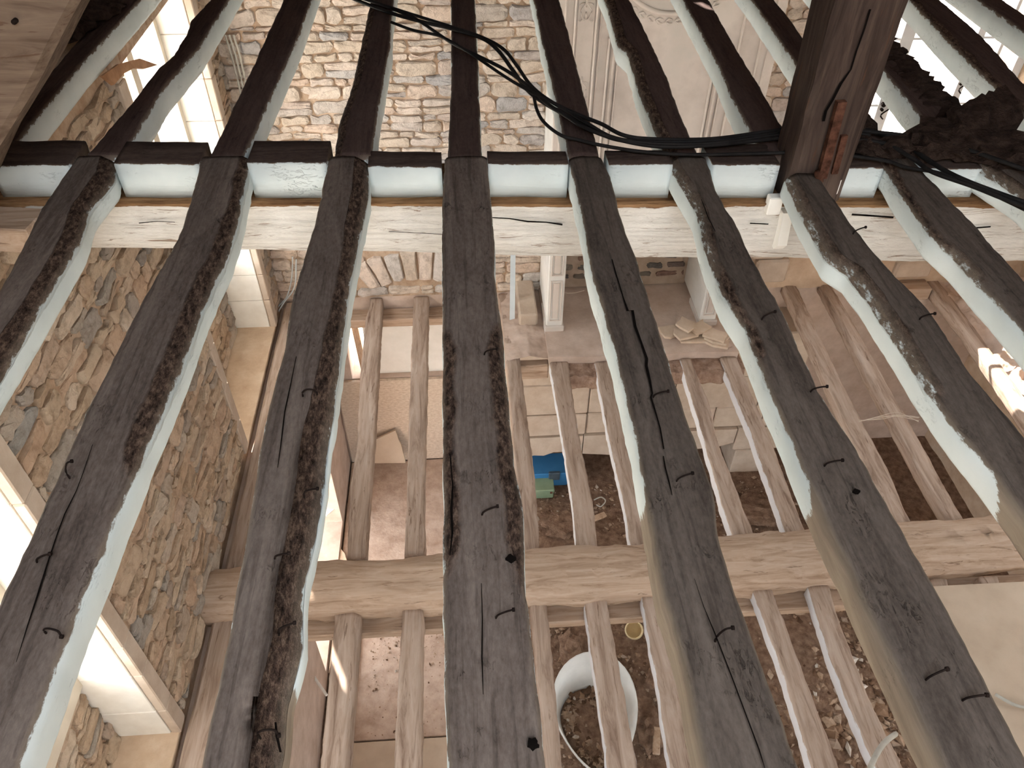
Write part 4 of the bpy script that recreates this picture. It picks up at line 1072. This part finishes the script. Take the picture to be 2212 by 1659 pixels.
for k, (x, y, rx, ry, rz, lb) in enumerate(((2075, 300, .16, .14, .055, 'largest dark clod of filling under the broken timber stub'), (2000, 318, .10, .09, .04, 'dark clod beside the cables at the right'), (2150, 318, .16, .10, .05, 'dark clod against the right edge of the picture'), (1930, 322, .07, .06, .035, 'small dark clod between the post and the debris'), (1868, 318, .05, .06, .03, 'smallest dark clod right of the post foot'), (2195, 335, .12, .09, .05, 'dark clod in the corner over the cables'), (1845, 262, .06, .12, .04, 'narrow dark clod leaning against the right of the post'))):
    clod('debris_clod', at(x, y, Z=.015), rx, ry, rz, 'debris_dark', lb, 'debris', 3.7*k, group='clods of old filling on the beam')
for k, (px, lb) in enumerate((((150, 60), 'dark matted clump of old filling by the leaning rafter'), ((215, 20), 'upper dark clump of filling beside the leaning rafter'))):
    clod('filling_clump', at(px[0], px[1], Z=.02), .10, .16, .05, 'debris_dark', lb, 'debris', 9.1+k, group='clumps of filling at the left')

# ================================================================== LOWER FLOOR
def pxl(pts, z): return [(lambda p: (p.y, p.x))(at(x, y, Z=z)) for x, y in pts]
LOWF = [
 ([(798,655),(789,692),(777,821),(771,964),(757,1048),(749,1200)],[(825,655),(822,700),(815,830),(808,950),(800,1050),(790,1197)],3.0,5.78,'pale dusty lower joist with a kinked left edge, far side'),
 ([(893,655),(889,757),(883,913),(879,1066),(874,1190)],[(925,658),(923,777),(920,913),(916,1082),(917,1188)],3.0,5.78,'straight dusty lower joist beside the middle upper joist, far side'),
 ([(1076,640),(1086,703),(1100,845),(1120,1096),(1133,1180)],[(1113,640),(1117,703),(1127,805),(1154,1015),(1161,1096),(1164,1170)],2.9,5.78,'lower joist with a split brown edge running to the rubble footing'),
 ([(1188,784),(1212,923),(1239,1096),(1244,1167)],[(1228,784),(1232,821),(1252,947),(1273,1049),(1285,1110),(1288,1163)],2.9,4.82,'lower joist under the left part of the hearth'),
 ([(1290,808),(1320,964),(1351,1096),(1359,1157)],[(1332,808),(1360,964),(1392,1096),(1400,1157)],2.9,4.80,'lower joist under the hearth, half hidden by the cracked joist'),
 ([(1474,790),(1516,930),(1560,1089),(1579,1143)],[(1499,790),(1530,862),(1550,947),(1577,1015),(1608,1099),(1626,1143)],2.9,4.80,'lower joist right of the cracked joist, grooved and bent'),
 ([(1565,794),(1621,930),(1679,1093),(1696,1143)],[(1601,794),(1658,930),(1719,1093),(1738,1143)],2.9,4.80,'lower joist with a whitened left edge under the tile pile'),
 ([(1693,615),(1733,703),(1784,818),(1835,933),(1886,1049),(1910,1105)],[(1723,620),(1767,716),(1821,828),(1869,920),(1920,1015),(1954,1099)],2.95,5.78,'smooth tan lower joist right of the hearth'),
 ([(1774,615),(1825,710),(1886,828),(1937,923),(2000,1040),(2036,1099)],[(1802,625),(1859,723),(1913,821),(1991,957),(2040,1049),(2069,1099)],2.95,5.78,'curving tan lower joist, second from the right'),
 ([(2011,621),(2083,710),(2150,810),(2212,900),(2300,1030)],[(2040,621),(2108,710),(2180,810),(2245,900),(2335,1030)],2.95,5.78,'sunlit lower joist at the far right below the window'),
]
LOWN = [
 ([(725,1306),(712,1455),(692,1659)],[(780,1309),(770,1438),(753,1659)],'rough grey lower joist crossed by a sunbeam, near side'),
 ([(871,1299),(861,1455),(851,1659)],[(915,1302),(912,1438),(910,1659)],'weathered lower joist left of the middle upper joist, near side'),
 ([(1144,1289),(1164,1506),(1181,1659)],[(1180,1292),(1195,1438),(1215,1659)],'lower joist passing left of the white tub, near side'),
 ([(1261,1282),(1290,1489),(1314,1659)],[(1309,1286),(1344,1472),(1376,1659)],'broad lower joist crossing over the white tub, near side'),
 ([(1387,1289),(1426,1506),(1449,1659)],[(1432,1289),(1472,1506),(1498,1659)],'lower joist half hidden by the cracked upper joist, near side'),
 ([(1625,1269),(1699,1472),(1754,1659)],[(1665,1265),(1733,1438),(1784,1574),(1815,1659)],'lower joist with a torn right edge, right of the cracked joist, near side'),
 ([(1743,1255),(1801,1438),(1850,1560),(1896,1659)],[(1788,1252),(1818,1353),(1886,1523),(1950,1659)],'lower joist with a whitened edge next to the pale board, near side'),
 ([(2001,1228),(2060,1400)],[(2038,1228),(2098,1400)],'stub of lower joist vanishing under the pale board, left one'),
 ([(2106,1222),(2170,1400)],[(2147,1222),(2212,1400)],'stub of lower joist vanishing under the pale board, right one'),
]
LJ = []
for i, (L, R, y0, y1, lb) in enumerate(LOWF):
    o = joist('lower_joist', lb, pxl(L, ZL), pxl(R, ZL), y0, y1, .12, 'dusty', 'lower joists beyond the lower beam', (0, .02 if i in (2, 5) else .0), None, i*3.7+200, ztop=ZL, step=.03, paint=(i in (3, 4, 5, 6)), wob=.006)
    LJ.append(o)
for i, (L, R, lb) in enumerate(LOWN):
    Lp, Rp = pxl(L, ZL), pxl(R, ZL)
    def ext(q):
        q = sorted(q); (a, b), (c, d) = q[0], q[1]; s = (d-b)/(c-a); return [(-1.5, b + s*.3*(-1.5-a))] + q
    o = joist('lower_joist', lb, ext(Lp), ext(Rp), -1.5, 2.60, .12, 'dusty', 'lower joists before the lower beam', (0, .025 if i in (0, 5) else .008), None, i*4.9+300, ztop=ZL, step=.035, paint=(i in (3, 4, 5, 6)), wob=.007)
# the big lower beam
def lbf(x): return 2.62 + .018*(x-.5)
LB = wavy_beam('lower_beam', 'massive dusty round edged beam carrying the lower joists', XO+.15, XR+.2, lambda x: 2.58 + .028*max(x-1.2, 0), lambda x: 2.955 + .016*max(x, 0)*1.6, lambda x: -2.93, lambda x: -3.20, 'dusty_x', 9.0, 200, .034, roundness=.9)
o = MB().box((-1.33, 2.53, -3.27), (XR, 2.70, -3.205), bev=.01).obj('ledger', 'dusty_x'); tag(o, 'ledger strip along the near foot of the lower beam', 'ledger')
o = MB().box((-1.35, 5.62, -3.27), (.30, 5.79, -3.18), bev=.01).obj('ledger', 'dusty_x'); tag(o, 'ledger strip under the far lower joists at the end wall', 'ledger')
o = MB().box((.32, 4.84, -3.26), (.66, 4.92, -3.10), bev=.008).obj('trimmer', 'dusty_x'); tag(o, 'short dark trimmer between two lower joists at the hearth corner', 'trimmer')
# pale board lying on the lower joists at the right
bd = MB(); c = [(2.84, 2.53), (4.6, 2.52), (4.6, -.8), (2.62, -.8)]
bd.prism([(x, y, -3.045) for x, y in c], (0, 0, .03)); o = bd.obj('floor_board', 'board'); tag(o, 'large pale board laid over the lower joists at the right', 'board')
o = MB().tube(spline([at(2150, 1500, Z=-3.0), at(2190, 1522, Z=-2.995), at(2230, 1532, Z=-3.0)], 5), .010, 6).obj('grey_cable', 'cable_grey', None, True); tag(o, 'grey cable lying across the pale board', 'cable')
o = MB().tube(spline([at(1868, 1690, Z=-2.6), at(1888, 1640, Z=-2.7), at(1910, 1605, Z=-2.8), at(1935, 1585, Z=-2.9)], 5), .014, 6).obj('grey_cable', 'cable_grey', None, True); tag(o, 'grey cable curling up at the bottom right between lower joists', 'cable')
# sunlit rubble along the wall at the far right
o = heightfield('rubble_bank', 4.42, XR-.01, 3.22, YB-.05, ZL-.04, 70, .06, 'plaster_dust', 7, lambda x, y: .10*(x-4.42)/.75, None, 'sunlit bank of rubble under the right window', 'rubble')
mb = MB().box((3.78, 5.58, -3.15), (4.30, 5.74, -3.02), bev=.01); o = mb.obj('trimmer', 'dusty_x'); tag(o, 'pale trimmer end beside the sunlit lower joist', 'trimmer')

# ================================================================== GROUND FLOOR
# recess with pale board behind the end wall, and a bright slit
rc = empty('wall_recess', ((NX0+NX1)/2, YB+.4, NZ0)); tag(rc, 'pale board closing a recess high in the ground floor wall', 'panel')
MB().box((NX0+.17, YB+.06, NZ0+.002), (NX1-.002, YB+.09, NZ1-.002)).obj('board', 'panel_white', rc)
MB().prism([(NX0+.10, YB+.02, NZ0), (NX0+.16, YB+.02, NZ0), (NX0+.09, YB+.2, NZ1), (NX0+.03, YB+.2, NZ1)], (0, .05, 0)).obj('prop', 'dusty_z', rc)
# chimney piece of the ground floor: big stone blocks
gf = empty('lower_chimney', (1.8, 5.4, ZG)); tag(gf, 'massive dressed stone chimney piece on the ground floor', 'fireplace')
random.seed(41)
GY = 5.42
zz = [(-3.34, -3.90), (-3.90, -4.32), (-4.32, -4.62)]
for r, (z1, z0) in enumerate(zz):
    x = .33
    while x < 3.2:
        w = random.uniform(.5, .95); e = min(x+w, 3.25)
        if 3.25-e < .2: e = 3.25
        MB().box((x+.004, GY + random.uniform(-.012, .012), z0+.004), (e-.004, YB-.002, z1-.004), bev=.012).obj('stone_block', 'ashlar', gf)
        x = e
low = []
for k in range(25):
    x = lerp(.33, 2.75, k/24); low.append((x, -4.92 - .03*math.sin(k*.7) + random.uniform(-.02, .02) + .06*abs(k-12)/12))
for k0, k1 in ((0, 8), (8, 16), (16, 24)):
    poly = [(x, GY-.02, -4.626) for x in (low[k0][0]+.004, low[k1][0]-.004)][::-1] + [(x + (.004 if i == 0 else 0), GY-.02, z) for i, (x, z) in enumerate(low[k0:k1+1])]
    poly[-1] = (poly[-1][0]-.006, poly[-1][1], poly[-1][2])
    MB().prism(poly, (0, .39, 0)).obj('lintel_stone', 'ashlar', gf)
for (x0, x1, z0, z1) in ((2.76, 3.25, -4.96, -4.626), (2.80, 3.20, ZG-.04, -4.97)):
    MB().box((x0, GY-.02, z0), (x1, YB-.002, z1), bev=.012).obj('jamb_stone', 'ashlar', gf)
MB().box((.33, YB-.03, ZG-.02), (2.8, YB-.002, -4.6)).obj('fireback', 'soil', gf)
# boards and sheets on the left
def sheet(pts, d, mat, label, cat='board'):
    o = MB().prism(pts, d).obj('wall_sheet', mat); tag(o, label, cat); return o
o = MB().box((-1.34, YB-.045, -5.28), (-.02, YB-.004, NZ0-.01), bev=.004).obj('strand_board', 'chipboard'); tag(o, 'strand board sheet fixed to the ground floor wall below the recess', 'board')
random.seed(5)
br_ = [at(806, 1001, Z=ZG+.02), at(812, 960, Y=YB-.18), at(854, 930, Y=YB-.10)]
edge = [(854, 930), (858, 940), (861, 951), (866, 960), (869, 972), (873, 985), (876, 1000)]
pl = [at(x, y, Y=YB-.10-.12*(y-930)/70) for x, y in [(790, 1001), (800, 955)] + edge]
o = MB().prism(pl, (0, .022, 0)).obj('broken_sheet', 'board'); tag(o, 'broken cornered sheet leaning on the strand board', 'board')
o = MB().box((-1.34, 3.92, ZG-.0), (.0, 5.74, ZG+.03), bev=.004).obj('floor_sheet', 'dust_floor'); tag(o, 'dusty floor sheet on the ground beyond the lower beam', 'board')
p = [at(700, 1140, Z=ZG+.06), at(745, 1198, Z=ZG+.06), at(758, 1240, Z=ZG+.06), Vector((-1.34, 3.3, ZG+.06)), Vector((-1.34, 4.35, ZG+.06))]
o = MB().prism(p, (0, 0, .02)).obj('plywood_sheet', 'plaster_tan'); tag(o, 'tan plywood sheet with a slanting edge on the ground at the left', 'board')
jag = [(738, 1008), (722, 1022), (718, 1045), (726, 1060), (716, 1085), (724, 1100), (706, 1115), (690, 1118), (690, 1000)]
o = MB().prism([at(x, y, Z=ZG+.30) for x, y in jag], (0, 0, .015)).obj('torn_sheet', 'panel_white'); tag(o, 'bright torn plasterboard scrap left of the kinked lower joist', 'board')
o = MB().box((-1.34, 2.72, ZG-.01), (-.02, 3.88, ZG+.025), bev=.004).obj('floor_sheet', 'dust_floor'); tag(o, 'dusty sheet on the ground before the lower beam', 'board')
o = MB().box((-1.24, 2.5, ZG+.026), (-1.10, 3.8, ZG+.06), bev=.004).obj('floor_plank', 'plaster_tan'); tag(o, 'narrow reddish plank lying on the ground at the left', 'plank')
o = MB().tube([at(660, 1435, Z=ZG+.5), at(706, 1502, Z=ZG+.5)], .012, 5).obj('thin_lath', 'panel_white'); tag(o, 'thin pale lath sloping behind the sunlit lower joist', 'lath')
o = MB().box((-1.1, .6, ZG-.01), (-.05, 2.70, ZG+.04), bev=.004).obj('floor_sheet', 'board'); tag(o, 'pale board edge on the ground at the bottom left of the middle joist', 'board')

# rubble: loose chips scattered over the ground floor (too many to count)
random.seed(77)
def chips(name, label, n, fx, mat, smin, smax, cat):
    V, F, Rn = [], [], []
    base = [(1,0,0),(0,1,0),(-1,0,0),(0,-1,0),(0,0,1),(0,0,-.6)]
    tri = [(0,1,4),(1,2,4),(2,3,4),(3,0,4),(1,0,5),(2,1,5),(3,2,5),(0,3,5)]
    for _ in range(n):
        x, y, z = fx(); s = smin + (smax-smin)*random.random()**2.6
        a = random.uniform(0, 6.28); sx, sy, sz = s*random.uniform(.6, 1.3), s*random.uniform(.5, 1.0), s*random.uniform(.3, .7)
        k = len(V)
        for (p, q, r) in base:
            p, q, r = p*sx + random.uniform(-.25, .25)*s, q*sy + random.uniform(-.25, .25)*s, r*sz
            V.append((x + p*math.cos(a) - q*math.sin(a), y + p*math.sin(a) + q*math.cos(a), z + r + sz*.3))
        F += [tuple(i+k for i in t) for t in tri]; Rn += [random.random()]*6
    o = mesh_obj(name, V, F, mat, None, False, {'rnd': Rn}); tag(o, label, cat, kind='stuff'); return o
chips('floor_rubble', 'loose brown rubble chips scattered over the ground floor', 9000, lambda: (random.uniform(-.02, 4.2), random.uniform(.6, 5.3), ZG-.01), 'rubble', .006, .034, 'rubble')
RC = at(1790, 1500, Z=ZG)
chips('tile_rubble', 'heap of larger broken chips on the ground under the right lower joists', 700, lambda: (RC.x + random.gauss(0, .30), RC.y + random.gauss(0, .40), ZG+.02), 'rubble', .018, .075, 'rubble')
chips('dust_chips', 'small chips on the dusty sheets at the left', 700, lambda: (random.uniform(-1.0, -.02), random.choice((random.uniform(2.2, 3.9), random.gauss(3.65, .15))), ZG+.03), 'rubble', .004, .016, 'rubble')
for k, (x, y, rx, ry, rz, lb) in enumerate(((1250, 1405, .16, .20, .10, 'crumbled brown clod on the ground beside the cream pot'), (1395, 1560, .14, .22, .10, 'dark heap of soil right of the white tub'), (1215, 1135, .20, .16, .07, 'soil heap before the ground floor chimney'), (1420, 1470, .09, .1, .06, 'small soil lump between lower joists'), (1640, 1100, .25, .2, .08, 'heap of earth and chips under the right lower joists'))):
    clod('soil_heap', at(x, y, Z=ZG+.03), rx, ry, rz, 'soil', lb, 'soil heap', 5.5*k+2, group='soil heaps on the ground floor')
# wood bits
for k, (x, y, l, a, lb) in enumerate(((1418, 1600, .22, 1.35, 'short splintered wood bit standing in the soil right of the tub'), (1290, 1118, .20, .4, 'pale wood bit lying before the ground floor chimney'))):
    c = at(x, y, Z=ZG+.09); R_ = Matrix.Rotation(a, 3, 'Z')
    o = MB().box((c.x-l/2, c.y-.03, c.z-.015), (c.x+l/2, c.y+.03, c.z+.015), R_, bev=.006).obj('wood_scrap', 'dusty_z'); tag(o, lb, 'wood')

# white tub full of rubble
tub = empty('rubble_tub', at(1285, 1560, Z=ZG)); tag(tub, 'white plastic tub half full of rubble on the ground floor', 'tub')
tc = at(1280, 1580, Z=ZG); 
def egg(t, s, z):
    # far side broad, near side narrow
    x = math.cos(t); y = math.sin(t)
    wx = .33*s*(1.0 + .18*y - .10*max(0, -y)); wy = (.40 if y > 0 else .46)*s
    zz = z + (.22*max(0, y)**1.3 if s > .85 else 0)
    return Vector((tc.x + wx*x, tc.y + wy*y, ZG + zz))
N_ = 40
T_ = [2*math.pi*k/N_ for k in range(N_)]
rings = [[egg(t, s, z) for t in T_] for s, z in ((.62, .02), (.78, .10), (.92, .24), (1.0, .36), (1.035, .365), (1.04, .345), (1.01, .345), (.93, .23), (.79, .09), (.60, .0))]
m = MB(); vs = [p for r in rings for p in r]; fs = []
for i in range(len(rings)-1):
    for k in range(N_): fs.append((i*N_+k, i*N_+(k+1) % N_, (i+1)*N_+(k+1) % N_, (i+1)*N_+k))
fs.append(tuple(range(N_))); fs.append(tuple((len(rings)-1)*N_+k for k in range(N_)))
m.add(vs, fs); m.obj('shell', 'tub', tub, True)
rub = MB(); cen = egg(0, 0, .17); ring1 = [egg(t, .80, .12 + .03*nz(math.cos(t), math.sin(t), 0, 2)) for t in T_]; ring2 = [egg(t, .45, .17 + .03*nz(math.cos(t), math.sin(t), 4, 2)) for t in T_]
cen = egg(0, 0.001, .19)
rub.add(ring1 + ring2 + [cen], [(k, (k+1) % N_, N_+(k+1) % N_, N_+k) for k in range(N_)] + [(N_+k, N_+(k+1) % N_, 2*N_) for k in range(N_)])
rub.obj('rubble_fill', 'soil', tub, True)
def in_tub():
    t = random.uniform(0, 6.283); s = .76*math.sqrt(random.random()); p = egg(t, s, .16); return (p.x, p.y, p.z)
ch = chips('rubble_load', None, 650, in_tub, 'rubble', .008, .04, None)
ch.parent = tub; ch.location = ch.location - tub.location

# cream pot, tipped towards the viewer
c = at(1370, 1362, Z=ZG+.03); R_ = Matrix.Rotation(.45, 3, 'X') @ Matrix.Rotation(-.2, 3, 'Y')
prof = [(0.001, 0), (.062, 0), (.078, .02), (.085, .07), (.082, .12), (.076, .135), (.068, .13), (.072, .11), (.074, .05), (.06, .025), (.001, .02)]
n = 24; rings = [[R_ @ Vector((r*math.cos(2*math.pi*k/n), r*math.sin(2*math.pi*k/n), z)) + c for k in range(n)] for r, z in prof]
o = MB().loft(rings).obj('cream_pot', 'cream_pot', None, True); tag(o, 'small cream stoneware pot lying tipped on the soil', 'pot')

# blue crate and green box in the lower hearth
def box_at(px0, px1, py, ydepth, zh, name, mat, label):
    a = at(px0, py, Z=ZG+.02); b = at(px1, py, Z=ZG+.02)
    root = empty(name, ((a.x+b.x)/2, (a.y+b.y)/2, ZG)); tag(root, label, 'box')
    MB().box((a.x, a.y, ZG+.0), (b.x, a.y+ydepth, ZG+zh), bev=.012).obj('body', mat, root)
    ld = MB().box((a.x-.006, a.y-.006, ZG+zh-.03), (b.x+.006, a.y+ydepth+.006, ZG+zh+.015), bev=.008).obj('lid', mat, root)
    return ld, a, b
r_, a, b = box_at(1150, 1226, 1050, .28, .20, 'blue_case', 'blue', 'bright blue plastic case in the ground floor hearth')
MB().box(((a.x+b.x)/2-.02, a.y-.02, ZG+.12), ((a.x+b.x)/2+.10, a.y+.02, ZG+.235), bev=.008).obj('clasp', 'grey_metal', r_)
r_, a, b = box_at(1150, 1196, 1076, .17, .13, 'green_box', 'green', 'small grey green box in front of the blue case')
MB().box((b.x-.04, a.y-.012, ZG+.09), (b.x-.015, a.y+.01, ZG+.12), bev=.004).obj('catch', 'rust', r_)
# bent wire on the lower hearth
o = MB().tube(spline([at(1283, 1080, Z=ZG+.06), at(1298, 1074, Z=ZG+.1), at(1308, 1082, Z=ZG+.06), at(1298, 1094, Z=ZG+.04), at(1288, 1090, Z=ZG+.04)], 5), .007, 5).obj('bent_wire', 'cable_grey', None, True); tag(o, 'bent pale wire hook before the ground floor hearth', 'wire')

# cobwebs
random.seed(9)
for k, (pts, zl, lb) in enumerate((([(1855, 912), (1900, 906), (1940, 898), (1985, 905)], ZL+.02, 'dusty cobweb threads strung between the right lower joists'), ([(1212, 634), (1235, 637), (1262, 626)], -2.7, 'thin cobweb thread across the fireplace opening'))):
    m = MB()
    for q in range(4 if k == 0 else 1):
        P = [at(x, y + random.uniform(-6, 6)*(k == 0), Z=zl) + Vector((0, 0, random.uniform(-.01, .02))) for x, y in pts]
        m.tube(spline(P, 4), .0022, 4)
    o = m.obj('cobweb', 'web'); tag(o, lb, 'cobweb')
